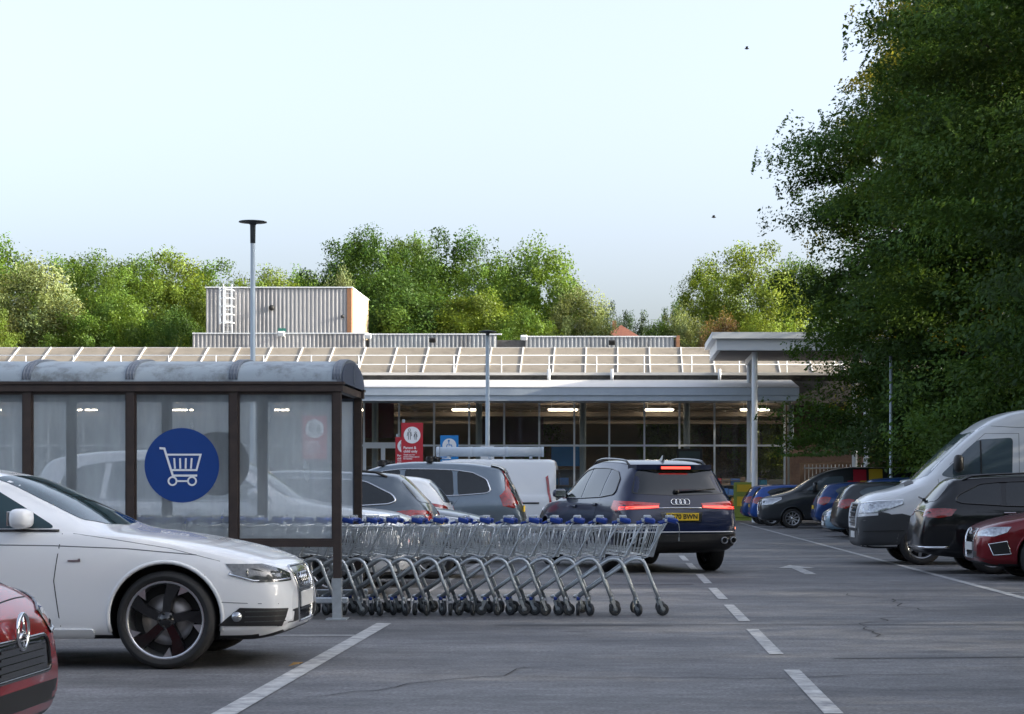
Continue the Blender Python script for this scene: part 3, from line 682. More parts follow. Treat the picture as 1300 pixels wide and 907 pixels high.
# ------------------------------------------------------------------ the vehicles of this car park
def place(front_px, Y, rear=False, dx=0.):
    return (front_px-VX)*Y/F+dx

def white_saloon_extra(root, S):
    # sculpted shoulder crease, bonnet edge, fog vents, skirt, badge
    m = MB()
    for md in ('left', 'right'):
        S.line(m, md, [(.62, .80), (1.1, .845), (1.6, .865), (2.6, .88), (3.8, .90)], .005, -.002)
        S.line(m, md, [(.46, .755), (.8, .845), (1.2, .91), (1.48, .95)], .004, -.002)
        S.line(m, md, [(.07, .45), (.30, .46), (.47, .47)], .004, -.001)
    m.build('body_crease', grey_paint, root)
    for g in (1, -1):
        m = MB(); S.patch(m, 'nose', [(g*35, .415), (g*55, .428), (g*63, .305), (g*38, .295)], .009, .03, rings=12); v = m.build('fog_vent', plastic, root)
        m = MB()
        for z in (.33, .365, .40): S.line(m, 'nose', [(g*37, z), (g*53, z)], .005, .013)
        m.build('vent_slat', cladding, v)
        h, nn = S.hit('nose', g*56, .365)
        MB().lathe([(0, .026), (.034, .018), (.040, .0)], (0, 0, 0), 'x', 18).build('fog_lamp', headlamp, v, loc=h, rot=(0, 0, math.atan2(nn.y, nn.x)))
    for md in ('left', 'right'):
        m = MB(); S.patch(m, md, [(1.33, .285), (3.2, .285), (3.2, .225), (1.33, .225)], .016, .02); m.build('side_skirt', white_paint, root)
        h, nn = S.hit(md, 1.46, .76); MB().box(h+nn*.004, (.085, .006, .012)).box(h+nn*.004+Vector((.036, 0, .006)), (.016, .007, .02)).build('wing_badge', alloy, root)
        m = MB(); S.line(m, md, [(1.58, .965), (2.64, .97), (3.55, .995)], .010, .006, n=6); m.build('waist_trim', gloss_black, root)
    ring_emblem(root, S, 'front', .60, .048, .075, .007, chrome)
    # headlight internals
    for h in [c for c in root.children if c.name.startswith('headlight')]:
        g = 1 if h.data.vertices[0].co.y > 0 else -1
        m = MB()
        for a, z in ((36, .665), (52, .672)):
            p, nn = S.hit('nose', g*a, z); m.lathe([(0, .010), (.022, .008), (.030, .002)], p, 'x', 14)
        S.line(m, 'nose', [(g*29, .618), (g*40, .615), (g*50, .615), (g*59, .665)], .007, .008, n=6)
        m.build('lamp_reflector', chrome, h)

vehicle('parked_car', 'saloon', 4.70, 1.83, 1.43, white_paint, (-2.33-2.35, 14.62, 0), 0,
        'white saloon in the left foreground with black blade alloy wheels, nose to the right', style='dark_blade', tr=.345, rim=.276,
        head=headlamp_dark, glassm=glass_teal, plate=('front',), extra=white_saloon_extra, axles=(.835, 3.645))

def red_hatch_extra(root, S):
    h, nn = S.hit('front', 0, .655); c = h+Vector((.02, 0, 0)); m = MB()
    m.tube([c+Vector((0, math.cos(t)*.075, math.sin(t)*.075)) for t in np.linspace(0, 2*math.pi, 28)[:-1]], .010, 8, 0, True)
    for k in range(3):
        t = math.pi/2+k*2*math.pi/3; m.tube([c, c+Vector((0, math.cos(t)*.072, math.sin(t)*.072))], [.014, .004], 6)
    m.build('star_emblem', chrome, root)
    m = MB()
    for g in (1, -1): S.line(m, 'top', [(.16, g*.50), (.5, g*.66), (1.0, g*.70)], .004, -.001)
    S.line(m, 'top', [(.13, -.48), (.10, 0), (.13, .48)], .005, -.001); m.build('bonnet_gap', ink, root)
vehicle('parked_car', 'hatch', 4.42, 1.80, 1.46, bright_red, (-2.53-2.21, 8.35, 0), 0,
        'dark red hatchback at the bottom left corner, only its bonnet and grille showing', head=headlamp_dark, extra=red_hatch_extra)

# left row, parked beyond the trolley shelter
vehicle('parked_car', 'suv', 4.65, 1.88, 1.74, silver_paint, (-2.45-2.325, 23.7, 0), 0,
        'silver white car seen through the hazy shelter panes, bonnet pointing right', plate=('front',), style='ten', trim=chrome)
vehicle('parked_car', 'estate', 4.80, 1.84, 1.52, slate_paint, (place(560, 26)-2.4, 26.2, 0), math.pi,
        'slate blue estate car with silver window trim behind the shelter post, tail to the right', trim=chrome, rails=plastic, plate=('rear',), style='ten')
vehicle('parked_car', 'hatch', 4.30, 1.80, 1.50, grey_paint, (place(632, 28.8)-2.15, 28.7, 0), 0,
        'grey hatchback with its bonnet pointing right in front of the steel blue SUV', plate=('front',))
vehicle('parked_car', 'hatch', 4.10, 1.75, 1.50, van_white, (place(580, 31.2)-2.05, 31.3, 0), math.pi,
        'white hatchback between the slate estate and the steel blue SUV', plate=('rear',))

def tall_tail_extra(root, S):
    for g in (1, -1):
        m = MB()
        S.patch(m, 'stern', [(g*49, 1.20), (g*44, 1.00), (g*50, .93), (g*60, .97), (g*62, 1.14), (g*55, 1.24)], .012, .02, rings=5)
        S.patch(m, 'stern', [(g*41, 1.57), (g*46, 1.58), (g*55, 1.24), (g*49, 1.20)], .012, .01, rings=5)
        m.build('taillight', tail, root)
    for a in (2.45, 3.30):
        m = MB()
        for g in (1, -1):
            h, nn = S.hit('top', a, g*.60); m.box(h+Vector((0, 0, .06)), (.12, .09, .11), bev=.03).box(h+Vector((-.06, 0, .10)), (.10, .05, .04), bev=.01)
        h, nn = S.hit('top', a, 0); m.box(h+Vector((0, 0, .075)), (.06, 1.3, .03))
        m.build('roof_bar', plastic, root)
    m = MB(); S.patch(m, 'top', [(4.38, .55), (4.62, .5), (4.62, -.5), (4.38, -.55)], .03, .05); m.build('tail_spoiler', gloss_black, root)
vehicle('parked_car', 'suv', 4.92, 1.93, 1.76, steel_paint, (place(668, 34.6)-2.46, 34.9, 0), math.pi,
        'steel blue SUV with tall red tail lamps and black roof bars, tail to the right', trim=chrome, extra=tall_tail_extra, hide=('tail',), plate=('rear',), style='ten')

def tall_lamp_extra(root, S):
    m = MB(); S.line(m, 'left', [(1.6, .98), (4.6, .98)], .022, .0, n=6); S.line(m, 'right', [(1.6, .98), (4.6, .98)], .022, .0, n=6); m.build('side_moulding', cladding, root)
white_van = vehicle('parked_van', 'midvan', 5.0, 1.96, 1.97, van_white, (place(706, 44.5)-2.5, 45.2, 0), math.pi,
        'long white panel van behind the steel blue SUV, under a roof tube', 'van', plate=('rear',), style='steel', extra=tall_lamp_extra)
m = MB(); z0 = 2.13; xa, xb = place(690, 44.6), place(553, 44.6)
m.lathe([(0, 0), (.11, .0), (.11, xb-xa), (0, xb-xa)], (xa, 44.75, z0), 'x', 18)
for t in (.0, .33, .66, .97): m.lathe([(.117, (xb-xa)*t), (.117, (xb-xa)*t-.05)], (xa, 44.75, z0), 'x', 18)
for t in (.12, .5, .88): m.box((xa+(xb-xa)*t, 44.75, 2.0), (.06, .30, .05))
tag(m.build('pipe_tube', fascia_metal, fix=True), 'long pale pipe carrier tube lying along the roof of the white panel van', 'roof tube')
vehicle('parked_van', 'highvan', 5.93, 2.02, 2.55, van_white, (-8.7-2.96, 31.0, 0), 0,
        'white high roof van seen through the leftmost shelter panes', 'van', plate=('front',), style='steel')

# the dark SUV driving away
def navy_extra(root, S):
    A = S.A
    # light bar lamps with hot inner strips, chrome line between
    for g in (1, -1):
        m = MB(); S.patch(m, 'stern', [(g*23, 1.055), (g*24, .985), (g*62, .94), (g*70, .98), (g*68, 1.10), (g*48, 1.085)], .010, .015, rings=3)
        t = m.build('taillight', tail_lit, root)
        m = MB(); S.patch(m, 'stern', [(g*24, 1.015), (g*24, .99), (g*56, .965), (g*56, 1.0)], .016, 0, rings=2); m.build('light_bar', tail_hot, t)
    m = MB(); S.line(m, 'stern', [(-24, .985), (0, .985), (24, .985)], .011, .006, n=6); m.build('chrome_strip', chrome, root)
    ring_emblem(root, S, 'rear', 1.075, .046, .068, .008, chrome)
    # roof spoiler and third brake light
    h1, _ = S.hit('top', 4.40, 0); zt = h1.z
    m = MB()
    pts = [(-.66, 0), (-.60, .24), (-.30, .30), (.30, .30), (.60, .24), (.66, 0)]
    xs = -S.L/2+.60*S.kx
    m.prism([(xs-b+.03, a) for a, b in pts], zt-.095, zt-.02, 'xy'); sp = m.build('roof_spoiler', navy_paint, root, fix=True)
    MB().box((xs-.285, 0, zt-.068), (.02, .46, .035)).build('high_brake_light', tail_hot, sp)
    m = MB().prism([(xs-b+.06, a*.96) for a, b in pts], zt-.15, zt-.096, 'xy'); m.build('spoiler_underside', gloss_black, sp, fix=True)
    h, nn = S.hit('rear', 0.05, 1.225); m = MB(); m.tube([h+nn*.03+Vector((0, .02, .0)), h+nn*.03+Vector((0, -.62, .035))], [.022, .010], 6); m.box(h+nn*.03, (.05, .08, .06), bev=.015); m.build('rear_wiper', gloss_black, root)
    h, nn = S.hit('top', 4.05, 0); MB().add([h+Vector(p) for p in ((.09, -.02, 0), (.09, .02, 0), (-.07, .02, 0), (-.07, -.02, 0), (-.05, 0, .085), (-.02, 0, .085))], [(0, 1, 5), (1, 2, 4, 5), (2, 3, 4), (3, 0, 5, 4)]).build('shark_fin_antenna', gloss_black, root)
    # recess, plate, lower bumper, exhausts
    m = MB(); S.patch(m, 'rear', [(-.34, .93), (.34, .93), (.30, .77), (-.30, .77)], .003, .03); m.build('plate_recess', gloss_black, root)
    h, nn = S.hit('rear', 0, .855); rot = (R(90), 0, R(-90))
    p = MB().box((0, 0, 0), (.52, .112, .012), bev=.003).build('number_plate', plate_yellow, root, loc=h+Vector((-.026, 0, 0)), rot=rot)
    text_mesh('registration', 'EG70 BWN', .098, ink, p, (0, 0, .007), (0, 0, 0), bold=.003)
    m = MB(); S.patch(m, 'stern', [(-68, .60), (0, .60), (68, .60), (64, .42), (0, .40), (-64, .42)], .012, .02, rings=12); m.build('lower_bumper', plastic, root)
    m = MB(); S.line(m, 'stern', [(-66, .625), (0, .625), (66, .625)], .012, .008, n=6); m.build('bumper_strip', alloy, root)
    for g in (1, -1):
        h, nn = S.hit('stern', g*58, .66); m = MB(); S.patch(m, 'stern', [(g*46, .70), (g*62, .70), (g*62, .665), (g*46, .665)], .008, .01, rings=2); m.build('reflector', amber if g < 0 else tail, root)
        for k in (0, 1):
            h, nn = S.hit('stern', g*(36+7*k), .50)
            m = MB().lathe([(.040, .05), (.044, .06), (.050, .05), (.052, -.09), (.044, -.10), (.040, -.08), (.040, .05)], h+Vector((.05, 0, 0)), 'x', 16); m.build('exhaust_pipe', alloy, root)
vehicle('moving_car', 'suv', 5.06, 1.97, 1.74, navy_paint, (.97+2.53*-.309, 29.5+2.53*.951, 0), R(108),
        'navy blue SUV with brake lights on, driving away just right of the trolley row', hide=('tail',), trim=gloss_black, rails=gloss_black, extra=navy_extra, tr=.385, rim=.285)

# right row
def red_right_extra(root, S):
    for g in (1, -1):
        m = MB(); S.patch(m, 'nose', [(g*44, .50), (g*57, .54), (g*60, .37), (g*47, .35)], .004, .02); f = m.build('fog_vent', plastic, root)
        m = MB(); S.line(m, 'nose', [(g*44, .50), (g*57, .54), (g*60, .37), (g*47, .35)], .009, .006, closed=True, n=6); m.build('vent_bezel', chrome, f)
    h, nn = S.hit('front', 0, .66); c = h+Vector((.015, 0, 0)); m = MB()
    m.tube([c+Vector((0, math.cos(t)*.07, math.sin(t)*.055)) for t in np.linspace(0, 2*math.pi, 24)[:-1]], .007, 6, 0, True)
    m.tube([c+Vector((0, -.06, .03)), c+Vector((0, 0, -.02)), c+Vector((0, .06, .03))], .007, 6); m.build('wing_emblem', chrome, root)
vehicle('parked_car', 'saloon', 4.75, 1.80, 1.46, red_paint, (4.98+2.375, 27.9, 0), math.pi,
        'dark red saloon nosing in at the right edge, nearest of the right row', plate=('front',), extra=red_right_extra)
def black_estate_extra(root, S):
    m = MB(); S.line(m, 'rear', [(-.5, .93), (0, .94), (.5, .93)], .010, .008, n=6); S.line(m, 'stern', [(-60, .40), (0, .40), (60, .40)], .022, .004, n=6); m.build('chrome_strip', chrome, root)
    for a, b in S.A['handles']:
        for md in ('left', 'right'):
            h, nn = S.hit(md, a, b+.01); MB().box(h+nn*.03, (.18, .012, .018), bev=.004).build('handle_trim', chrome, root)
    h, nn = S.hit('rear', 0, 1.09); MB().tube([h+nn*.03, h+nn*.03+Vector((0, .5, .04))], .014, 6).box(h+nn*.03, (.05, .07, .05)).build('rear_wiper', plastic, root)
vehicle('parked_car', 'estate', 4.70, 1.81, 1.50, black_paint, (4.52+2.35, 30.2, 0), 0,
        'black estate car with its tail towards the lane, in front of the white high van', trim=gloss_black, extra=black_estate_extra, rails=gloss_black)
def sprinter_extra(root, S):
    m = MB(); S.patch(m, 'nose', [(-92, .80), (-78, .86), (-36, .80), (36, .80), (78, .86), (92, .80), (92, .36), (60, .33), (0, .32), (-60, .33), (-92, .36)], .010, .02, rings=16)
    for md in ('left', 'right'):
        S.patch(m, md, [(.30, .90), (.50, .86), (.66, .62), (.68, .36), (.30, .34)], .007, .03)
    m.build('front_bumper', cladding, root)
    m = MB()
    for g in (1, -1): S.line(m, 'nose', [(g*44, .56), (g*80, .58)], .010, .012)
    S.line(m, 'nose', [(-30, .58), (0, .58), (30, .58)], .012, .012); m.build('bumper_crease', plastic, root)
    m = MB(); S.patch(m, 'front', [(-.50, 1.0), (.50, 1.0), (.42, .64), (-.42, .64)], .014, .05); g_ = m.build('grille_mesh', gloss_black, root)
    m = MB()
    for i in range(4):
        z = .70+i*.085; S.line(m, 'front', [(-.44, z), (0, z), (.44, z)], .014, .018, n=6)
    m.build('grille_slat', cladding, g_)
    m = MB(); S.line(m, 'front', [(-.52, 1.02), (.52, 1.02), (.44, .62), (-.44, .62)], .022, .014, closed=True, n=6); m.build('grille_surround', van_white, g_)
    m = MB(); S.patch(m, 'top', [(.78, .62), (.93, .66), (.99, 0), (.93, -.66), (.78, -.62), (.86, 0)], .006, .02); m.build('scuttle_panel', plastic, root)
    for md in ('left', 'right'):
        m = MB(); S.patch(m, md, [(1.62, .62), (4.1, .62), (4.1, .44), (1.62, .44)], .012, .03); m.build('side_moulding', cladding, root)
        m = MB(); S.line(m, md, [(2.02, 1.47), (2.02, 2.08)], .016, .007); m.build('window_divider', plastic, root)
        m = MB(); S.line(m, md, [(1.95, 2.34), (2.66, 2.30), (4.0, 2.30), (5.7, 2.30)], .006, -.002); m.build('roof_seam', grey_paint, root)
vehicle('parked_van', 'highvan', 5.93, 2.02, 2.66, van_white, (4.06+2.965, 33.95, 0), math.pi,
        'white high roof van with grey lower bumper, nose to the lane on the right', 'van', plate=('front',), extra=sprinter_extra, hide=('grille',), style='seven', tr=.36, glassm=light_glass)
vehicle('parked_car', 'hatch', 4.15, 1.78, 1.48, dark_paint, (5.55+2.07, 51.0, 0), 0,
        'dark grey hatchback tail out just beyond the white high van', style='ten', glassm=light_glass)
vehicle('parked_car', 'hatch', 4.10, 1.76, 1.34, pale_blue, (5.55+2.05, 53.3, 0), math.pi,
        'low pale blue hatchback nose out just beyond the dark grey hatchback', plate=('front',))
vehicle('parked_car', 'hatch', 4.20, 1.78, 1.52, deep_blue, (5.95+2.1, 60.3, 0), 0,
        'royal blue hatchback tail out before the dark van with red and yellow squares', plate=('rear',), glassm=light_glass)
vehicle('parked_car', 'hatch', 4.20, 1.78, 1.55, bright_red, (6.55+2.1, 57.9, 0), 0,
        'bright red hatchback tail out, half hidden between two blue hatchbacks', glassm=light_glass)
vehicle('parked_car', 'hatch', 4.0, 1.74, 1.62, deep_blue, (6.62+2.0, 55.6, 0), 0,
        'blue hatchback tail out behind the pale blue one, nearer than the red hatchback', glassm=light_glass)
vehicle('parked_car', 'estate', 4.65, 1.80, 1.58, silver_paint, (6.5+2.3, 48.5, 0), 0,
        'silver estate car mostly hidden behind the white high van bonnet', rails=plastic)
def square_extra(root, S):
    m = MB(); n = MB()
    for a, z, w in ((3.06, 1.68, .40), (2.86, 1.32, .36)): S.patch(m, 'left', [(a-w/2, z-.22), (a+w/2, z-.22), (a+w/2, z+.22), (a-w/2, z+.22)], .006, .02, rings=2)
    for a, z, w in ((3.55, 1.70, .42), (3.24, 1.32, .36)): S.patch(n, 'left', [(a-w/2, z-.20), (a+w/2, z-.20), (a+w/2, z+.22), (a-w/2, z+.22)], .008, .04, rings=2)
    m.build('red_square_decal', sq_red, root); n.build('yellow_square_decal', sq_yellow, root)
vehicle('parked_van', 'midvan', 5.34, 1.99, 2.04, dark_paint, (4.70+2.67, 66.0, 0), math.pi,
        'dark panel van with red and yellow squares on its side, nose to the lane', 'van', plate=('front',), style='ten', extra=square_extra, glassm=light_glass)
vehicle('parked_car', 'hatch', 4.1, 1.76, 1.50, silver_paint, (5.55+2.05, 75.4, 0), math.pi,
        'silver hatchback at the far end, windscreen showing above the bright blue car')
vehicle('parked_car', 'hatch', 4.1, 1.76, 1.46, blue_paint, (4.66+2.05, 70.3, 0), 0,
        'bright blue hatchback tail out just beyond the dark van', plate=('rear',))
vehicle('parked_car', 'hatch', 4.2, 1.78, 1.48, deep_blue, (4.55+2.1, 73.0, 0), 0,
        'dark blue hatchback tail out, farthest left of the right row', plate=('rear',))

# ------------------------------------------------------------------ ground and road paint
def sheet(name, polys, z, mat, label=None):
    m = MB()
    for p in polys: m.add([(x, y, z) for x, y in p], [tuple(range(len(p)))])
    return tag(m.build(name, mat), kind='structure')
g = sheet('ground', [[(-900, -300), (900, -300), (900, 1500), (-900, 1500)]], 0, asphalt)
verge = pmat('verge_soil', (.045, .055, .02), .95, noise=(.02, .025, .012), nscale=2)
sheet('verge_ground', [[(10.6, -60), (60, -60), (60, 80), (10.6, 80)], [(-200, 112), (200, 112), (200, 400), (-200, 400)]], .004, verge)
kb = MB().box((10.5, 10, .055), (.2, 140, .13)); tag(kb.build('kerb', pmat('kerb_stone', (.26, .26, .25), .9, noise=(.17, .17, .165), nscale=5)), kind='structure')
lines = []
def rect(x0, x1, y0, y1): return [(x0, y0), (x1, y0), (x1, y1), (x0, y1)]
lines.append(rect(4.64, 4.75, 8, 76))                                   # edge of the right bays
for y in (9.6, 12., 14.4, 16.8, 19.2, 21.6, 24., 26.4, 29.0, 31.9, 36.2, 38.7, 41.2, 43.7, 46.2, 48.7, 51.0, 53.6, 56.1, 59, 62, 64.3, 68.7, 71.6): lines.append(rect(4.752, 9.6, y, y+.10))
for y0, y1 in ((7.2, 9.8), (11., 13.7), (15., 17.7), (18.8, 21.5), (22.6, 25.2), (26.4, 29.3), (31., 33.8), (35, 37.7), (39, 41.7), (43, 45.7), (47, 49.7), (51, 53.7), (55, 57.7), (59, 61.7)): lines.append(rect(1.15, 1.26, y0, y1))
lines.append(rect(-2.27, -2.13, 9.5, 18.5)); lines.append(rect(-4.6, -2.272, 16.9, 17.0)); lines.append(rect(-2.42, -2.32, 21.6, 60))
for y in (22.4, 24.9, 27.45, 30.0, 32.6, 36.6, 39.2, 41.8, 44, 47): lines.append(rect(-7.2, -2.422, y, y+.1))
sheet('road_markings', lines, .005, paint_line)
ar = [(2.78, 29.3), (2.95, 29.3), (2.95, 31.6), (3.18, 31.6), (2.865, 32.9), (2.55, 31.6), (2.78, 31.6)]
sheet('road_arrow', [ar], .006, paint_line)
sheet('road_patch', [rect(-1.15, .5, 18.15, 18.42), rect(.5, 4.0, 18.28, 18.33), rect(-1.6, 1.0, 26.1, 26.25), [(1.6, 14.6), (4.6, 14.9), (4.6, 14.95), (1.6, 14.66)]], .0035, tar)

rc = random.Random(3); cr = []
for x0, y0, a0, n in ((-1.0, 13.2, .15, 16), (2.2, 16.8, 1.2, 14), (.2, 22.6, .05, 20), (3.2, 20.5, 1.7, 18), (2.0, 26.0, .2, 18), (-1.9, 11.9, 1.0, 12)):
    x, y, a = x0, y0, a0
    for i in range(n):
        b = a0+rc.uniform(-.6, .6); l = rc.uniform(.12, .28); w_ = rc.uniform(.004, .010); x1, y1 = x+math.cos(b)*l, y+math.sin(b)*l
        nx_, ny_ = -math.sin(b)*w_, math.cos(b)*w_; cr.append([(x-nx_, y-ny_), (x1-nx_, y1-ny_), (x1+nx_, y1+ny_), (x+nx_, y+ny_)]); x, y = x1, y1
sheet('road_cracks', cr, .0045, pmat('crack', (.03, .03, .032), .9))

# ------------------------------------------------------------------ trolley shelter
YF, YB = 19.1, 20.62
BX = [-2.725-1.0*i for i in range(7)]
sh = empty('trolley_shelter', ((BX[0]+BX[-1])/2, YF, 0), 0, 'brown framed trolley shelter with a curved sheet roof and hazy panes behind the white saloon', 'trolley shelter')
ox, oy = sh.location.x, YF
ZB, ZT = 2.21, 2.28
for x in BX:
    for y, zt in ((0, ZB), (YB-YF, ZB)):
        p = MB().box((x-ox, y, (.40+zt)/2), (.075, .07, zt-.40)).build('post', brown_steel, sh)
        MB().box((x-ox, y, .20), (.088, .085, .40)).box((x-ox, y, .006), (.2, .2, .012)).build('post_sleeve', galv, p)
xm, xl = 0, BX[0]-BX[-1]
for y, nm in ((0, 'front'), (YB-YF, 'back')):
    MB().box((0, y-.004 if y == 0 else y+.004, (ZB+ZT)/2), (xl+.12, .10, ZT-ZB)).box((0, y-.012 if y == 0 else y+.012, ZT+.012), (xl+.14, .12, .024)).build('eaves_beam', brown_steel, sh)
    for a, b in zip(BX[:-1], BX[1:]):
        MB().box(((a+b)/2-ox, y, .735), (abs(a-b)-.075, .05, .065)).build('bottom_rail', brown_steel, sh)
    MB().box((-.02, y+(.02 if y == 0 else -.02), .185), (xl+.25, .05, .06), bev=.012).build('bump_rail', galv, sh)
for x, in ((BX[0],), (BX[-1],)):
    MB().box((x-ox, (YB-YF)/2, (ZB+ZT)/2), (.08, YB-YF-.07, ZT-ZB-.004)).build('end_beam', brown_steel, sh)
def arch_pts(n=14, inset=0.):
    D = YB-YF+.12
    return [(-.06+D*(1-math.cos(math.pi*i/n))/2, ZT+.03-inset+.235*math.sin(math.pi*i/n)**.8) for i in range(n+1)]
for i, (a, b) in enumerate(zip(BX[:-1], BX[1:])):
    A_ = arch_pts(); n = len(A_); vs = [(x-ox, y, z) for x in (a, b) for y, z in A_]+[(x-ox, y, z-.008) for x in (a, b) for y, z in A_]
    fs = [(j, j+1, n+j+1, n+j) for j in range(n-1)]+[(2*n+j, 3*n+j, 3*n+j+1, 2*n+j+1) for j in range(n-1)]
    MB().add(vs, fs, 0, True).build('roof_sheet', shelter_sheet, sh)
    for y in (0, YB-YF):
        m = MB(); xa, xb = min(a, b)+.0375-ox, max(a, b)-.0375-ox
        m.add([(xa, y, .768), (xb, y, .768), (xb, y, ZB), (xa, y, ZB)], [(0, 1, 2, 3)]); m.build('side_pane', perspex if y == 0 else perspex_back, sh)
        m = MB()
        for x0, x1, z0, z1 in ((xa, xa+.016, .768, ZB), (xb-.016, xb, .768, ZB), (xa+.016, xb-.016, ZB-.03, ZB), (xa+.016, xb-.016, .768, .785)): m.box(((x0+x1)/2, y, (z0+z1)/2), (x1-x0, .03, z1-z0))
        m.build('pane_gasket', brown_steel if y == 0 else grey_rib, sh)
for x in BX:
    A_ = arch_pts(18)
    m = MB(); w = .045
    for j in range(len(A_)-1):
        (y0, z0), (y1, z1) = A_[j], A_[j+1]; k = len(m.v)
        m.add([(x-ox-w, y0, z0-.012), (x-ox+w, y0, z0-.012), (x-ox+w, y1, z1-.012), (x-ox-w, y1, z1-.012), (x-ox-w, y0, z0+.014), (x-ox+w, y0, z0+.014), (x-ox+w, y1, z1+.014), (x-ox-w, y1, z1+.014)], [(4, 5, 6, 7), (0, 4, 7, 3), (1, 2, 6, 5), (0, 3, 2, 1)])
    for dx in (-.03, 0, .03): m.tube([(x-ox+dx, y, z+.015) for y, z in A_], .006, 5)
    m.build('roof_rib', grey_rib, sh)
for x, s_ in ((BX[0], 1), (BX[-1], -1)):
    A_ = arch_pts(18, .014); m = MB(); m.prism(A_, x-ox+s_*.050, x-ox+s_*.058, 'yz'); gp = m.build('gable_panel', gable_blue, sh, fix=True)
    MB().box((x-ox+s_*.062, (YB-YF)/2, ZT+.13), (.008, .03, .19)).build('gable_strut', grey_rib, gp)
    m = MB(); m.box((x-ox, .70, 1.49), (.004, 1.3, 1.44)) if s_ < 0 else None
    if s_ < 0: m.build('side_pane', perspex, sh)
# round trolley sticker on the third pane, blank disc on the back pane
def disc(m, c, r, y0, y1, mat=0, n=56): m.prism([(c[0]+r*math.cos(2*math.pi*i/n), c[1]+r*math.sin(2*math.pi*i/n)) for i in range(n)], y0, y1, 'xz', mat)
cx, cz = (231-VX)*YF/F, EYE-(591-VY)*YF/F
m = MB(); disc(m, (0, 0), .362, -.007, -.003); st = m.build('round_sticker', sticker_blue, sh, loc=(cx-ox, 0, cz), fix=True)
def tp(x, y): return ((x-537)/109*.362, -(y-374)/109*.362)
m = MB(); w = .021
m.ribbon([tp(472, 324), tp(486, 325), tp(511, 404), tp(582, 404)], w, -.0075)
m.ribbon([tp(493, 343), tp(592, 343), tp(580, 388), tp(504, 388)], w*.9, -.0078)
for i in range(4):
    x = 515+i*17; m.ribbon([tp(x, 353), tp(x-(i-1.5)*1.5, 384)], w*.85, -.0075)
for x in (510, 567):
    c = tp(x, 420); n = 26; m.ribbon([(c[0]+.039*math.cos(t), c[1]+.039*math.sin(t)) for t in np.linspace(0, 2*math.pi, n)[:-1]], w*.8, -.0081, closed=True)
m.ribbon([tp(523, 420), tp(554, 420)], w*.8, -.0075)
m.build('trolley_pictogram', pict_white, st, fix=True)
m = MB(); disc(m, ((276-VX)*YB/F-ox, EYE-(589-VY)*YB/F), .335, YB-YF-.007, YB-YF-.003); m.build('sticker_back', sticker_back, sh, fix=True)

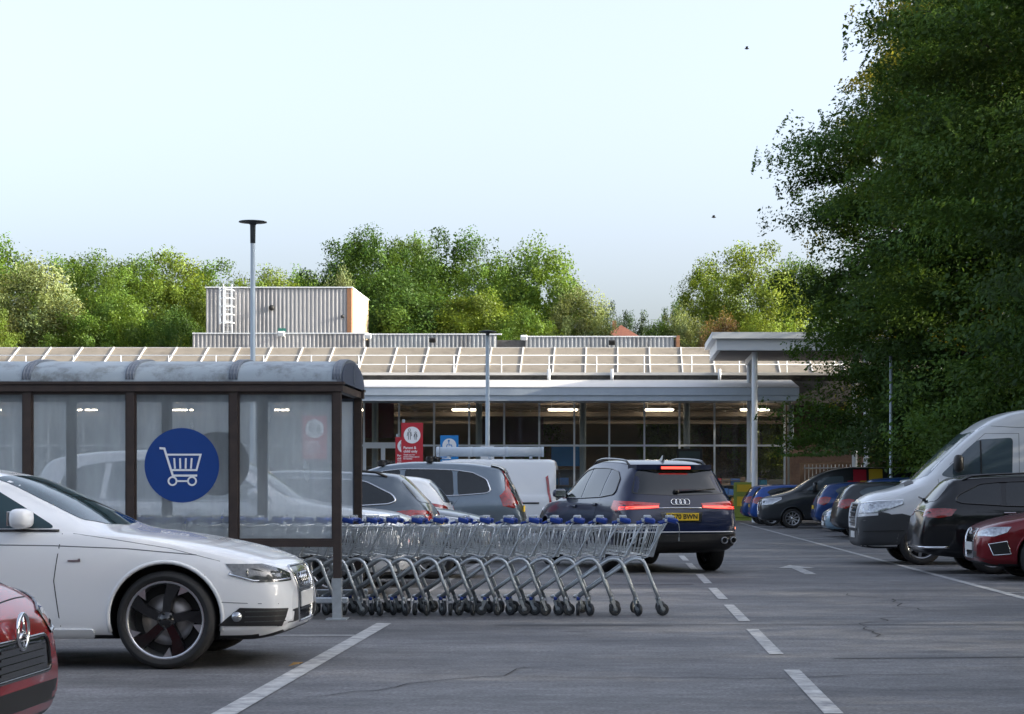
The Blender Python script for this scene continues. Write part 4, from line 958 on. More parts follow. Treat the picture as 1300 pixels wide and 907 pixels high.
# ------------------------------------------------------------------ trolleys
def make_trolley():
    """local x: rear (handle) at 0, nose at -x; y across; near side negative"""
    root = empty('shopping_trolley')
    hr, hf = .265, .185
    def hw(x): return hr+(hf-hr)*min(max(-x/.84, 0), 1)
    fr = MB()
    for g in (1, -1):
        pts = [(-.03, g*hw(0), .165), (-.10, g*hw(-.1), .34)]
        c = [(-.155, .485), (-.178, .532), (-.215, .560), (-.262, .568), (-.31, .556), (-.355, .528)]
        pts += [(x, g*hw(x), z) for x, z in c]+[(-.836, g*hw(-.84), .185)]
        fr.tube(pts, .0185, 10)
    fr.tube([(-.836, -hw(-.84), .185), (-.87, -hw(-.84)*.6, .18), (-.88, 0, .18), (-.87, hw(-.84)*.6, .18), (-.836, hw(-.84), .185)], .015, 8)
    fr.tube([(-.30, -hw(-.3), .555), (-.30, hw(-.3), .555)], .010, 6)
    for g in (1, -1): fr.tube([(-.215, g*hw(-.2), .565), (-.14, g*hw(-.1), .59), (-.03, g*(hr+.012), .80), (.05, g*(hr+.012), .935), (.105, g*(hr+.012), .957)], .008, 6)
    fr.build('frame', galv, root)
    # basket
    b = MB(); W = .0036
    def T(u): return (.0-.78*u, .905-.045*u)               # rim: u 0 rear .. 1 nose
    def B(u): return (-.10-.62*u, .590+.085*u)             # floor
    def wt(u): return .285-.075*u
    def wb(u): return .235-.065*u
    for g in (1, -1):
        b.tube([(T(u)[0], g*wt(u), T(u)[1]) for u in (0, 1)], .0055, 6)
        b.tube([(B(u)[0], g*wb(u), B(u)[1]) for u in (0, 1)], .0055, 6)
        for q in (.10, .80, .90):
            b.tube([(T(u)[0]*(1-q)+B(u)[0]*q, g*(wt(u)*(1-q)+wb(u)*q), T(u)[1]*(1-q)+B(u)[1]*q) for u in (0, 1)], W, 4)
        for i in range(19):
            u = (i+.5)/19; b.tube([(T(u)[0], g*wt(u), T(u)[1]), (B(u)[0], g*wb(u), B(u)[1])], W, 4)
        for u0, u1 in ((.16, -.02), (.30, .14)):
            b.tube([(T(u0)[0]+.10, g*(wt(u0)+.008), T(u0)[1]+.01), (B(u1)[0]-.02, g*(wb(u1)+.008), B(u1)[1])], .0045, 5)
    for u in (0, 1):
        b.tube([(T(u)[0], -wt(u), T(u)[1]), (T(u)[0], wt(u), T(u)[1])], .0055, 6); b.tube([(B(u)[0], -wb(u), B(u)[1]), (B(u)[0], wb(u), B(u)[1])], .0055, 6)
    for i in range(7):
        q = -1+2*(i+.5)/7; b.tube([(T(1)[0], q*wt(1), T(1)[1]), (B(1)[0], q*wb(1), B(1)[1])], W, 4)
    for i in range(9):
        q = -1+2*(i+.5)/9; b.tube([(B(0)[0], q*wb(0), B(0)[1]), (B(1)[0], q*wb(1), B(1)[1])], W, 4)
    for i in range(8):
        u = (i+.5)/8; b.tube([(B(u)[0], -wb(u), B(u)[1]), (B(u)[0], wb(u), B(u)[1])], W, 4)
    b.build('basket', wire, root)
    # rear gate plate
    m = MB(); e0, e1 = (.006, .902), (-.085, .588)
    vs = [(e0[0], -.29, e0[1]), (e0[0], -.235, e0[1]), (e1[0], -.21, e1[1]), (e1[0], -.245, e1[1]), (e0[0]-.035, -.29, e0[1]-.005), (e1[0]-.03, -.245, e1[1])]
    for g in (1, -1):
        v2 = [(x, y*g, z) for x, y, z in vs]; m.add(v2, [(0, 1, 2, 3), (0, 3, 5, 4)])
    for i in range(8):
        q = -1+2*(i+.5)/8; m.tube([(e0[0], q*.22, e0[1]), (e1[0], q*.19, e1[1])], .003, 4)
    for q in (.3, .65): m.tube([(e0[0]+(e1[0]-e0[0])*q, -.23, e0[1]+(e1[1]-e0[1])*q), (e0[0]+(e1[0]-e0[0])*q, .23, e0[1]+(e1[1]-e0[1])*q)], .003, 4)
    m.build('rear_gate', galv, root)
    # handle
    m = MB(); m.tube([(.115, -.285, .957), (.115, .285, .957)], .022, 12)
    for g in (1, -1):
        m.box((.105, g*.285, .950), (.115, .04, .052), rot=Matrix.Rotation(R(14), 3, 'Y'), bev=.014); m.box((.02, g*.281, .935), (.10, .018, .024), rot=Matrix.Rotation(R(-16), 3, 'Y'), bev=.006)
    h = m.build('handle', handle_blue, root)
    m = MB()
    for g in (1, -1): m.box((.085, g*.272, .985), (.075, .05, .028), bev=.008); m.box((.05, g*.29, .952), (.05, .022, .03), bev=.006)
    m.box((.10, .05, .983), (.05, .14, .02), bev=.006); m.build('coin_lock', handle_grey, h)
    # castors
    for k, (x, y, blue) in enumerate(((-.03, hr, 0), (-.03, -hr, 0), (-.836, hf, 1), (-.836, -hf, 1))):
        c = empty('castor', (x, y, 0)); c.parent = root
        q = [.5, .12, .9, -.3][k]; c.rotation_euler = (0, 0, q)
        m = MB(); m.lathe([(0, .185), (.019, .185), (.019, .150), (0, .150)], (0, 0, 0), 'z', 12, 1 if blue else 0)
        for g in (1, -1): m.prism([(-.018, .152), (.018, .152), (.052, .058), (.030, .050)], g*.021-.002, g*.021+.002)
        m.box((0, 0, .150), (.036, .044, .006)); m.build('fork', [hub_grey, handle_blue], c, fix=True)
        m = MB().lathe([(.030, -.014), (.056, -.016), (.0625, -.010), (.0625, .010), (.056, .016), (.030, .014)], (.038, 0, .0635), 'y', 20)
        m.lathe([(0, -.012), (.030, -.010), (.030, .010), (0, .012)], (.038, 0, .0635), 'y', 14, 1); m.build('wheel', [caster_grey, hub_grey], c, fix=True)
    return root
proto = make_trolley()
gate = [c for c in proto.children if c.name.startswith('rear_gate')][0]
m = MB(); e0, e1 = (-.006, .892), (-.30, .812)
for g in (1, -1): m.tube([(e0[0], g*.235, e0[1]), (e1[0], g*.20, e1[1])], .004, 4)
for i in range(8):
    q = -1+2*(i+.5)/8; m.tube([(e0[0], q*.22, e0[1]), (e1[0], q*.19, e1[1])], .003, 4)
for q in (0, .35, .7, 1): m.tube([(e0[0]+(e1[0]-e0[0])*q, -.235+.035*q, e0[1]+(e1[1]-e0[1])*q), (e0[0]+(e1[0]-e0[0])*q, .235-.035*q, e0[1]+(e1[1]-e0[1])*q)], .003, 4)
fg = m.build('rear_gate', wire); folded = fg.data; bpy.data.objects.remove(fg)
def fold(o):
    for c in o.children:
        if c.name.startswith('rear_gate'): c.data = folded
YT = 19.92
N_FRONT = 26
for i in range(N_FRONT):
    o = proto if i == 0 else copy_tree(proto)
    o.location = (.44-.2325*i+random.uniform(-.018, .018), YT+random.uniform(-.016, .016), 0); o.rotation_euler = (0, 0, R(random.uniform(-1.1, 1.1)))
    tag(o, 'wire trolley nested in the long front row that runs out of the shelter', 'shopping trolley', 'trolleys nested in the front row')
    if i: fold(o)
    for c in o.children:
        if c.name.startswith('castor'): c.rotation_euler = (0, 0, c.rotation_euler.z+random.uniform(-1.5, 1.5))
tag(proto, 'last wire trolley at the open right end of the row with a hanging coin chain')
ch = MB().tube([(.13, -.30, .945), (.165, -.31, .92), (.172, -.315, .86), (.168, -.315, .78)], .0035, 5).box((.168, -.315, .765), (.012, .01, .035))
ch.build('coin_chain', hub_grey, proto)
for i in range(9):
    o = copy_tree(proto)
    for c in list(o.children):
        if c.name.startswith('coin_chain'): bpy.data.objects.remove(c)
    fold(o)
    o.location = (-4.02-.2325*i+random.uniform(-.01, .01), YT+.63, 0); o.rotation_euler = (0, 0, R(random.uniform(-.6, .6)))
    tag(o, 'wire trolley in the short back row seen through the shelter panes', 'shopping trolley', 'trolleys nested in the back row')

# ------------------------------------------------------------------ supermarket
YG = 84.0
st = empty('supermarket', (-12, YG, 0), 0, 'long low supermarket with a glazed front, white canopy and brown sloped roof', 'supermarket')
sx, sy = -12, YG
def bx(m, x0, x1, y0, y1, z0, z1, mat=0): return m.box(((x0+x1)/2-sx, (y0+y1)/2-sy, (z0+z1)/2), (x1-x0, y1-y0, z1-z0), mat)
X0, X1 = -40.0, 7.3
bx(MB(), X0, X1, YG+.1, YG+22, .004, .05).build('shop_floor', interior_floor, st)
bx(MB(), X0, X1, YG+22, YG+22.3, 0, 7.4).build('back_wall', interior_wall, st)
m = MB(); bx(m, X0-.3, X0, YG, YG+22, 0, 6.2); bx(m, 13.7, 14, YG+3, YG+22, 0, 6.2); m.build('side_wall', interior_wall, st)
bx(MB(), X0, 14, YG+.3, YG+22, 5.2, 5.35).build('shop_ceiling', interior_ceiling, st)
bx(MB(), X0, 14, YG+3.6, YG+30, 7.40, 7.52).build('flat_roof', concrete, st)
bx(MB(), X0, X1+4, YG-.02, YG+.3, 5.16, 6.16).build('upper_wall', concrete, st)
bx(MB(), X0, X1+4, YG-.25, YG+.35, 6.16, 6.27).build('gutter_ledge', sheet_white, st)
# glazing bay by bay
mx = [-10.85+1.495*k for k in range(-19, 13)]
door_x = (mx[18], mx[20])
for k, (a, b) in enumerate(zip(mx[:-1], mx[1:])):
    p = MB(); z1, z2 = 3.13, 3.21
    for lo, hi in ((.12, z1), (z2, 5.15)): p.add([(a+.04-sx, 0, lo), (b-.04-sx, 0, lo), (b-.04-sx, 0, hi), (a+.04-sx, 0, hi)], [(0, 1, 2, 3)])
    p.build('window_pane', shop_glass, st)
for k, a in enumerate(mx):
    wdt = .16 if k % 3 == 2 else .08
    bx(MB(), a-.04, a+.04, YG-.05, YG+.06, .0, 5.16).build('mullion', white_metal, st)
    if k % 3 == 1:
        c = MB().lathe([(.14, 0), (.14, 5.2)], (a+.35-sx, 1.0, 0), 'z', 14); c.build('interior_column', interior_col, st)
m = MB()
for a, b in zip(mx[:-1], mx[1:]): bx(m, a+.04, b-.04, YG-.04, YG+.04, 3.13, 3.21)
m.build('transom', white_metal, st)
m = MB()
for a, b in zip(mx[:-1], mx[1:]): bx(m, a+.04, b-.04, YG-.045, YG+.05, .0, .12)
m.build('plinth_rail', white_metal, st)
for yy in (87.5, 90, 93, 97.5):
    bm_ = bx(MB(), X0+.1, 13.5, yy, yy+.12, 4.55, 4.75); bx(bm_, X0+.1, 13.5, yy, yy+.12, 5.05, 5.15)
    xx = X0+1
    while xx < 13: bm_.tube([(xx-sx, yy+.06-sy, 4.75), (xx+.6-sx, yy+.06-sy, 5.05), (xx+1.2-sx, yy+.06-sy, 4.75)], .02, 4); xx += 1.2
    bm_.build('ceiling_truss', pmat('truss', (.26, .22, .18), .7) if 'truss' not in MATS else MATS['truss'], st)
# entrance doors
xa, xb = (461-VX)*YG/F, (520-VX)*YG/F
d = bx(MB(), xa, xb, YG-.10, YG-.055, 3.05, 3.30); bx(d, xa, xa+.14, YG-.10, YG-.055, 0, 3.05); bx(d, (xa+xb)/2-.22, (xa+xb)/2-.04, YG-.10, YG-.055, 0, 3.05); bx(d, xb-.12, xb, YG-.10, YG-.055, 0, 3.05); bx(d, xa+.14, (xa+xb)/2-.22, YG-.10, YG-.055, .01, .22)
d.build('entrance_door', white_metal, st)
# canopy: fascia in two steps and a shallow sheet rising to the wall
XC0, XC1 = X0, 7.35
bx(MB(), XC0, XC1, 80, 80.12, 5.12, 5.42).build('canopy_fascia', fascia_metal, st)
bx(MB(), XC0, XC1, 80.06, 80.3, 4.90, 5.118).build('canopy_fascia', fascia_metal, st)
bx(MB(), XC0, XC1, 80.3, YG-.03, 4.98, 5.06).build('canopy_soffit', fascia_metal, st)
m = MB(); m.add([(XC0-sx, 79.98-sy, 5.43), (XC1-sx, 79.98-sy, 5.43), (XC1-sx, 83.9-sy, 5.94), (XC0-sx, 83.9-sy, 5.94), (XC0-sx, 79.98-sy, 5.46), (XC1-sx, 79.98-sy, 5.46), (XC1-sx, 83.9-sy, 5.97), (XC0-sx, 83.9-sy, 5.97)], [(4, 5, 6, 7), (0, 3, 2, 1), (0, 1, 5, 4), (1, 2, 6, 5), (2, 3, 7, 6), (3, 0, 4, 7)])
m.build('canopy_sheet', sheet_white, st)
# brown sloped roof with white ribs
ya, za, yb, zb = 84.4, 6.26, 87.25, 7.56
m = MB(); XR = 16.0
nx = 60
m.add([(X0-sx+(XR-X0)*i/nx, y-sy, z) for i in range(nx+1) for y, z in ((ya, za), (yb, zb))], [(2*i, 2*i+2, 2*i+3, 2*i+1) for i in range(nx)])
m.build('sloped_roof', roof_panel, st)
bx(MB(), X0, XR, yb, yb+.5, 7.52, 7.60).build('roof_ridge', sheet_white, st)
base = None
for k in range(-13, 20):
    x = (495-VX)*ya/F+1.395*k
    if x < X0+.3 or x > XR: continue
    if base is None:
        m = MB(); l = math.hypot(yb-ya, zb-za); a = math.atan2(zb-za, yb-ya)
        m.box((0, (yb-ya)/2, (zb-za)/2+.03), (.055, l, .05), rot=Matrix.Rotation(a, 3, 'X')); base = m.build('roof_rib', sheet_white, st, loc=(x-sx, ya-sy, za))
    else:
        c = base.copy(); COL.objects.link(c); c.location = (x-sx, ya-sy, za)
# handrail along the gutter
m = MB()
for z in (6.63, 7.02): m.tube([(X0-sx, .05, z), (X1+3-sx, .05, z)], .018, 6)
x = X0+.5
while x < X1+3:
    m.tube([(x-sx, .05, 5.95), (x-sx, .05, 7.02)], .022, 6); x += 2.03
m.build('roof_handrail', white_metal, st)
m = MB()
for px in (697, 777, 913): m.tube([((px-VX)*YG/F-sx, -.28, 5.95), ((px-VX)*YG/F-sx, -.28, 6.42)], .07, 8)
m.build('vent_pipe', white_metal, st)
# corrugated parapet and plant room behind
def corr(name, xa, xb, y, z0, z1, mat, pitch=.21, dep=.034):
    n = int((xb-xa)/pitch); vs = []; fs = []
    for i in range(n):
        x = xa+i*pitch
        for dx, dy in ((0, 0), (.36, 0), (.5, dep), (.86, dep)): vs += [(x+dx*pitch-sx, y+dy-sy, z0), (x+dx*pitch-sx, y+dy-sy, z1)]
    k = len(vs)//2
    fs = [(2*i, 2*i+2, 2*i+3, 2*i+1) for i in range(k-1)]
    return MB().add(vs, fs, 0).build(name, mat, st)
YP = 100.0
corr('parapet_sheeting', -21.6, -12.7, YP-.05, 7.4, 9.20, corrugated)
corr('parapet_sheeting', -12.65, -5.95, YP, 7.4, 9.16, corrugated_dirty)
corr('parapet_sheeting', -5.9, -4.75, YP+.8, 7.4, 8.75, corrugated)
corr('parapet_sheeting', -4.72, 2.95, YP, 7.4, 9.04, corrugated_dirty)
m = MB(); bx(m, -21.62, -12.7, YP-.08, YP+.1, 9.20, 9.26); bx(m, -12.66, -5.93, YP-.03, YP+.14, 9.16, 9.22); bx(m, -4.74, 2.95, YP-.03, YP+.14, 9.04, 9.10); m.build('parapet_capping', white_metal, st)
m = MB(); bx(m, -21.6, 2.9, YP+.15, YP+.3, 7.5, 8.9); m.build('parapet_backing', concrete, st)
m = MB(); bx(m, 2.95, 3.12, YP-.06, YP+2.2, 7.4, 9.12); m.build('parapet_end', orange_brick, st)
pr = corr('plant_room', -21.35, -14.0, 102, 7.5, 11.72, corrugated)
bx(MB(), -21.34, -13.95, 102.12, 108.7, 7.5, 11.70).build('plant_room_core', cream, pr)
bx(MB(), -14.05, -13.82, 101.97, 102.3, 7.5, 11.73).build('brick_corner', orange_brick, pr)
bx(MB(), -13.95, -13.80, 102.3, 108.75, 7.5, 11.74).build('cream_end_wall', cream, pr)
bx(MB(), -21.4, -13.76, 101.93, 108.8, 11.742, 11.80).build('roof_capping', white_metal, pr)
m = MB(); lx = (290-VX)*102/F-sx; ly = 101.8-sy
for dx in (-.22, .22): m.tube([(lx+dx, ly, 7.6), (lx+dx, ly, 11.9)], .03, 5)
for i in range(15): m.tube([(lx-.22, ly, 7.8+i*.28), (lx+.22, ly, 7.8+i*.28)], .02, 4)
for i in range(5):
    z = 9.9+i*.42; m.tube([(lx-.35, ly, z), (lx-.3, ly-.5, z), (lx, ly-.65, z), (lx+.3, ly-.5, z), (lx+.35, ly, z)], .03, 4)
for dx, dy in ((-.3, -.5), (0, -.65), (.3, -.5)): m.box((lx+dx, ly+dy, 10.75), (.09, .02, 1.9))
m.build('roof_ladder', white_metal, pr)
m = MB(); m.lathe([(0, -.14), (.13, -.12), (.15, .02)], ((345-VX)*102/F-sx, 101.95-sy, EYE+(623-391)*102/F), 'y', 12); m.lathe([(0, -.1), (.08, -.08), (.09, .02)], ((435-VX)*102/F-sx, 101.95-sy, EYE+(623-402)*102/F), 'y', 12); m.build('wall_vent', ink, pr)
m = MB(); bx(m, (302-VX)*102/F-.15, (302-VX)*102/F+.15, 101.4, 101.8, 7.5, 8.75); m.build('duct_cowl', white_metal, pr)
for px, py, mt in ((549, 432, ink), (777, 435, ink), (357, 424, white_metal), (665, 429, white_metal), (467, 427, white_metal)):
    p = at(px, py, YP-.35); m = MB().box((p.x-sx, p.y-sy, p.z), (.34, .22, .24), rot=Matrix.Rotation(.35, 3, 'X'), bev=.04); m.box((p.x-sx, p.y+.16-sy, p.z-.1), (.06, .24, .06)); m.build('floodlight', mt, st)
m = MB(); p = at(358, 419, YP-.12); m.box((p.x-sx, p.y-sy, p.z), (.40, .03, .16)); m.build('small_green_sign', pmat('sign_green', (.02, .16, .12), .5), st)
# right wing: brick pier, timber band and railing
m = MB(); bx(m, 7.35, 13.6, YG+2.2, YG+2.5, 0, 5.1); m.build('wing_wall', pmat('dark_brick', (.11, .075, .058), .9, noise=(.08, .055, .043), nscale=7), st)
m = MB(); bx(m, 7.34, 7.75, YG-.1, YG+.35, 0, 3.0); bx(m, 7.75, 10.6, YG-.05, YG+.3, 2.45, 2.98); m.build('brick_pier', pmat('tan_brick', (.30, .19, .135), .85, noise=(.22, .135, .095), nscale=9), st)
bx(MB(), 7.38, 14, YG-.3, YG+2.4, 4.95, 5.9).build('wing_fascia', concrete, st)
m = MB()
for i in range(16):
    x = 7.9+i*.16; m.tube([(x-sx, -.6, 0), (x-sx, -.6, 2.35)], .018, 5)
for z in (.3, 2.2): m.tube([(7.85-sx, -.6, z), (10.4-sx, -.6, z)], .025, 5)
tag(m.build('steel_railing', galv, loc=(sx, sy, 0)), 'tall galvanised bar railing beside the brick pier at the right end of the store', 'railing')

# strip lights and shelves inside
lt = None; spots = []
for row, (yy, zz) in enumerate(((86.5, 4.78), (95.5, 4.86))):
    for k in range(11): spots.append((-36.2+4.22*k+row*2.9, yy, zz))
for x, y, z in spots:
    if lt is None:
        lt = empty('strip_light', (x, y, z)); MB().box((0, 0, 0), (1.25, .2, .05)).build('light_tube', lamp_on, lt); m = MB().box((0, 0, .05), (1.35, .10, .05)); m.tube([(-.5, 0, .07), (-.5, 0, .4)], .01, 4); m.tube([(.5, 0, .07), (.5, 0, .4)], .01, 4); m.build('light_body', white_metal, lt); o = lt
    else: o = copy_tree(lt); o.location = (x, y, z)
    tag(o, 'lit strip light hanging under the brown ceiling inside the glazed store front', 'strip light', 'strip lights in the store')
rng = np.random.default_rng(4)
pal = [(.03, .10, .32), (.25, .02, .03), (.40, .22, .05), (.45, .45, .42), (.05, .05, .06), (.03, .16, .30), (.30, .10, .04), (.16, .12, .09), (.10, .04, .08), (.02, .06, .16)]
sh_n = 0
for row, yy in enumerate((86.6, 89.2, 93.5)):
    for k in range(11):
        x = -37+4.1*k+row*1.1
        if x > 5.5: continue
        un = empty('display_shelf', (x, yy, .05), 0, 'stocked shelf unit inside the glazed store front', 'shelf unit', 'shelf units inside the store')
        h = rng.uniform(1.5, 2.1)+.25*row
        m = MB()
        for z in (.1, .55, 1.0, 1.45, h): m.box((0, 0, z-.02), (3.2, .9, .03))
        m.box((0, .3, h/2), (3.2, .05, h)); m.build('shelf_frame', pmat('shelf_grey', (.2, .2, .21), .6) if 'shelf_grey' not in MATS else MATS['shelf_grey'], un)
        m = MB(); cols = []
        for z in (.1, .55, 1.0, 1.45):
            xx = -1.58
            main = pal[rng.integers(len(pal))]
            while xx < 1.45:
                w_ = rng.uniform(.12, .5); hh = rng.uniform(.2, .38); m.box((xx+w_/2, -.1, z+hh/2), (w_*.94, .62, hh)); c = main if rng.random() < .5 else pal[rng.integers(len(pal))]
                cols += [tuple(min(.7, q*1.8) for q in c)]*6; xx += w_
        o = m.build('shelf_goods', goods, un); tag(o, kind='stuff')
        a = o.data.color_attributes.new('tint', 'FLOAT_COLOR', 'CORNER'); arr = np.repeat(np.array([(*c, 1) for c in cols], np.float32), 4, axis=0); a.data.foreach_set('color', arr.ravel())
# hanging things behind the glass
for px0, px1, py0, py1, mt, lab in ((700, 738, 568, 592, sign_blue, 'blue banner hanging low behind the store glass right of the white van'), (463, 500, 512, 556, cloth_red, 'large dark red poster high behind the glass above the entrance door'), (612, 690, 530, 562, pmat('poster_dark', (.07, .035, .05), .7), 'wide dark maroon poster behind the glass above the pipe tube')):
    a, b = at(px0, py1, 85.4), at(px1, py0, 85.4); m = MB().box(((a.x+b.x)/2, 85.4, (a.z+b.z)/2), (b.x-a.x, .03, b.z-a.z)).tube([(a.x, 85.4, b.z+.02), (b.x, 85.4, b.z+.02)], .02, 5)
    tag(m.build('hanging_banner', mt), lab, 'banner')
a, b = at(859, 588, 83.5), at(892, 570, 83.5)
sg = empty('framed_screen', ((a.x+b.x)/2, 83.6, 0), 0, 'black framed notice board standing against the glass above the navy SUV', 'notice board')
m = MB(); zc = (a.z+b.z)/2; m.box((0, 0, zc), (b.x-a.x, .10, b.z-a.z), bev=.02)
for g in (1, -1): m.box((g*.42, 0, (a.z+.02)/2), (.08, .08, a.z-.02))
m.box((0, 0, .02), (1.1, .4, .04)); m.build('frame', ink, sg)
MB().box((0, -.055, zc-.02), ((b.x-a.x)*.82, .01, (b.z-a.z)*.72)).build('notice_panel', pmat('board_panel', (.03, .05, .055), .3), sg)
p = at(518, 509, 85.0); m = MB(); ov = [(.46*math.cos(t), .20*math.sin(t)) for t in np.linspace(0, 2*math.pi, 30)[:-1]]
m.prism(ov, -.02, .02); hs = tag(m.build('oval_hanging_sign', sign_white, loc=(p.x, p.y, p.z), fix=True), 'white oval sign hanging high behind the glass left of the tall pole', 'sign')
m = MB(); m.ribbon([(-.28, -.02), (-.2, .07), (-.12, -.05), (-.03, .07), (.06, -.05), (.15, .06), (.26, -.01)], .035, -.021); m.build('sign_lettering', ink, hs)
m = MB(); m.tube([(-.2, 0, .17), (-.2, 0, .6)], .008, 4).tube([(.2, 0, .17), (.2, 0, .6)], .008, 4); m.build('hanging_wire', ink, hs)
# lime sales bin and a shopper by the glass
bn = empty('sale_bin', ((945-VX)*82/F, 82.3, 0), 0, 'lime green sales stand by the store glass left of the white canopy column', 'sales stand')
MB().box((0, 0, .85), (.85, .5, 1.5), bev=.05).box((0, 0, .05), (.95, .6, .1)).build('stand', bin_green, bn)
m = MB().box((0, -.26, 1.35), (.6, .02, .3)).box((-.15, -.262, .8), (.3, .02, .4)); m.build('stand_label', sq_yellow, bn)

# ------------------------------------------------------------------ entrance portal canopy
pc = empty('entrance_canopy', (8.2, 78.5, 0), 0, 'white flat portal canopy on round columns at the store entrance, beside the tall dark trees', 'canopy')
a0 = (910-VX)*77/F; z0, z1 = EYE+(623-445)*77/F, EYE+(623-424)*77/F
def cb(m, x0, x1, y0, y1, zz0, zz1): return m.box(((x0+x1)/2-8.2, (y0+y1)/2-78.5, (zz0+zz1)/2), (x1-x0, y1-y0, zz1-zz0))
cb(MB(), a0, 13.5, 77, 83, z0, z0+.45).build('canopy_band', white_metal, pc)
cb(MB(), a0-.2, 13.7, 76.8, 83.2, z0+.45, z1+.05).build('canopy_edge', white_metal, pc)
cb(MB(), a0+.15, 13.3, 77.15, 82.85, z0-.03, z0-.004).build('canopy_soffit', pmat('soffit', (.22, .19, .17), .7), pc)
for px, y, r_ in ((958, 77.6, .115), (951.5, 82.2, .115), (1100, 77.6, .115), (1085, 82.2, .115)):
    MB().lathe([(r_, 0), (r_, z0-.03)], ((px-VX)*y/F-8.2, y-78.5, 0), 'z', 18).build('column', white_metal, pc)
m = MB(); xx = (955-VX)*79/F; cb(m, xx-.08, xx+.08, 77.6, 82.2, z0-.25, z0-.032); m.build('canopy_beam', white_metal, pc)

# ------------------------------------------------------------------ poles and signs
def pole(px, pytop, Y, r0, r1, label, lamp):
    t = at(px, pytop, Y); o = empty('lamp_post', (t.x, Y, 0), 0, label, 'lamp post')
    m = MB().lathe([(r0*1.5, 0), (r0*1.5, .9), (r0, 1.0), (r1, t.z-.1), (0, t.z-.1)], (0, 0, 0), 'z', 14); m.build('pole', pole_grey, o)
    if lamp:
        s = lamp
        m = MB().lathe([(0, t.z+.10), (.16*s, t.z+.095), (.42*s, t.z+.06), (.43*s, t.z+.035), (.12*s, t.z+.0), (.085*s, t.z-.06), (.078*s, t.z-.6*s), (0, t.z-.6*s)], (0, 0, 0), 'z', 22); m.build('lamp_head', lamp_dark, o)
    else:
        MB().lathe([(0, t.z), (r1*1.25, t.z-.01), (r1*1.25, t.z-.12)], (0, 0, 0), 'z', 12).build('pole_cap', lamp_dark, o)
    return o
pole(321, 284, 60, .085, .07, 'tall grey lamp post with a flat disc head rising behind the trolley shelter', 1)
p2 = pole(619, 423, 72, .085, .065, 'slim grey lamp post in front of the store above the white van', .75)
m = MB().box((0, -.12, EYE+(623-575)*72/F), (.5, .03, .5), bev=.01).box((0, -.10, EYE+(623-575)*72/F), (.2, .1, .1)); m.build('white_panel', sign_white, p2)
pole(1131, 452, 60, .05, .045, 'plain grey post against the dark trees behind the dark van', 0)

def people_icon(m, cx, cz, s, y):
    for dx, h in ((-.10, 1.0), (.13, .72)):
        x = cx+dx*s*2.0; b = cz-.34*s
        n = 14; rr = .085*s*h
        m.ribbon([(x+rr*math.cos(t), b+.72*s*h+rr*math.sin(t)) for t in np.linspace(0, 2*math.pi, n)[:-1]], .03*s, y, closed=True)
        m.ribbon([(x-.17*s*h, b+.26*s*h), (x-.11*s*h, b+.56*s*h), (x+.11*s*h, b+.56*s*h), (x+.17*s*h, b+.26*s*h)], .035*s, y-.0004)
        m.ribbon([(x-.07*s*h, b+.5*s*h), (x-.07*s*h, b)], .035*s, y-.0008); m.ribbon([(x+.07*s*h, b+.5*s*h), (x+.07*s*h, b)], .035*s, y-.0012)
def family_sign(pxl, pxr, pyt, pyb, Y, label):
    a, b = at(pxl, pyb, Y), at(pxr, pyt, Y); w, h = b.x-a.x, b.z-a.z
    o = empty('parking_sign', ((a.x+b.x)/2, Y, 0), 0, label, 'sign')
    MB().box((-w*.40, .03, (b.z+.08)/2), (.06, .05, b.z+.08)).build('sign_post', pole_grey, o)
    bd = MB().box((0, 0, (a.z+b.z)/2), (w, .012, h)).build('sign_board', sign_red, o)
    m = MB(); cz_ = b.z-h*.30; disc(m, (0, cz_), w*.385, -.011, -.0065); ds = m.build('white_disc', sign_white, bd, fix=True)
    m = MB(); people_icon(m, 0, cz_, w*.62, -.0115); m.build('family_icon', ink, bd, fix=True)
    text_mesh('sign_text', 'Parent &\nchild only', w*.165, sign_white, bd, (-w*.40, -.0075, b.z-h*.655), (R(90), 0, 0), 'LEFT', .001, .002)
    text_mesh('sign_small_text', 'Thank you for\nleaving these spaces\nfor families', w*.092, sign_white, bd, (-w*.40, -.0075, b.z-h*.83), (R(90), 0, 0), 'LEFT', .001, .001)
    return o
family_sign(509.5, 537, 537, 589, 47, 'red parent and child parking sign standing tallest between the shelter and the blue sign')
family_sign(502, 524.5, 555, 594, 56, 'red parent and child parking sign half hidden behind the nearer red one')
family_sign(384, 415, 528, 583, 44, 'red parent and child parking sign seen faded through the shelter pane')
a, b = at(559, 590, 52), at(582, 553, 52); w = b.x-a.x
o = empty('parking_sign', ((a.x+b.x)/2, 52, 0), 0, 'blue disabled parking sign with a white wheelchair disc above the pipe tube', 'sign')
MB().box((-w*.4, .03, b.z/2), (.06, .05, b.z)).build('sign_post', pole_grey, o)
bd = MB().box((0, 0, (a.z+b.z)/2), (w, .012, b.z-a.z)).build('sign_board', sign_blue, o)
m = MB(); cz_ = b.z-w*.55; disc(m, (0, cz_), w*.38, -.011, -.0065); m.build('white_disc', sign_white, bd, fix=True)
m = MB(); q = w*.38
m.ribbon([(-.08*q, .52*q+cz_), (-.05*q, .05*q+cz_), (.30*q, .05*q+cz_), (.42*q, -.40*q+cz_), (.58*q, -.36*q+cz_)], .11*q, -.0115)
m.ribbon([(.02*q+.42*q*math.cos(t), -.18*q+cz_+.42*q*math.sin(t)) for t in np.linspace(R(125), R(335), 16)], .10*q, -.0119)
m.ribbon([(-.08*q+.09*q*math.cos(t), .66*q+cz_+.09*q*math.sin(t)) for t in np.linspace(0, 2*math.pi, 12)[:-1]], .12*q, -.0123, closed=True)
m.build('wheelchair_icon', sign_blue, bd, fix=True)
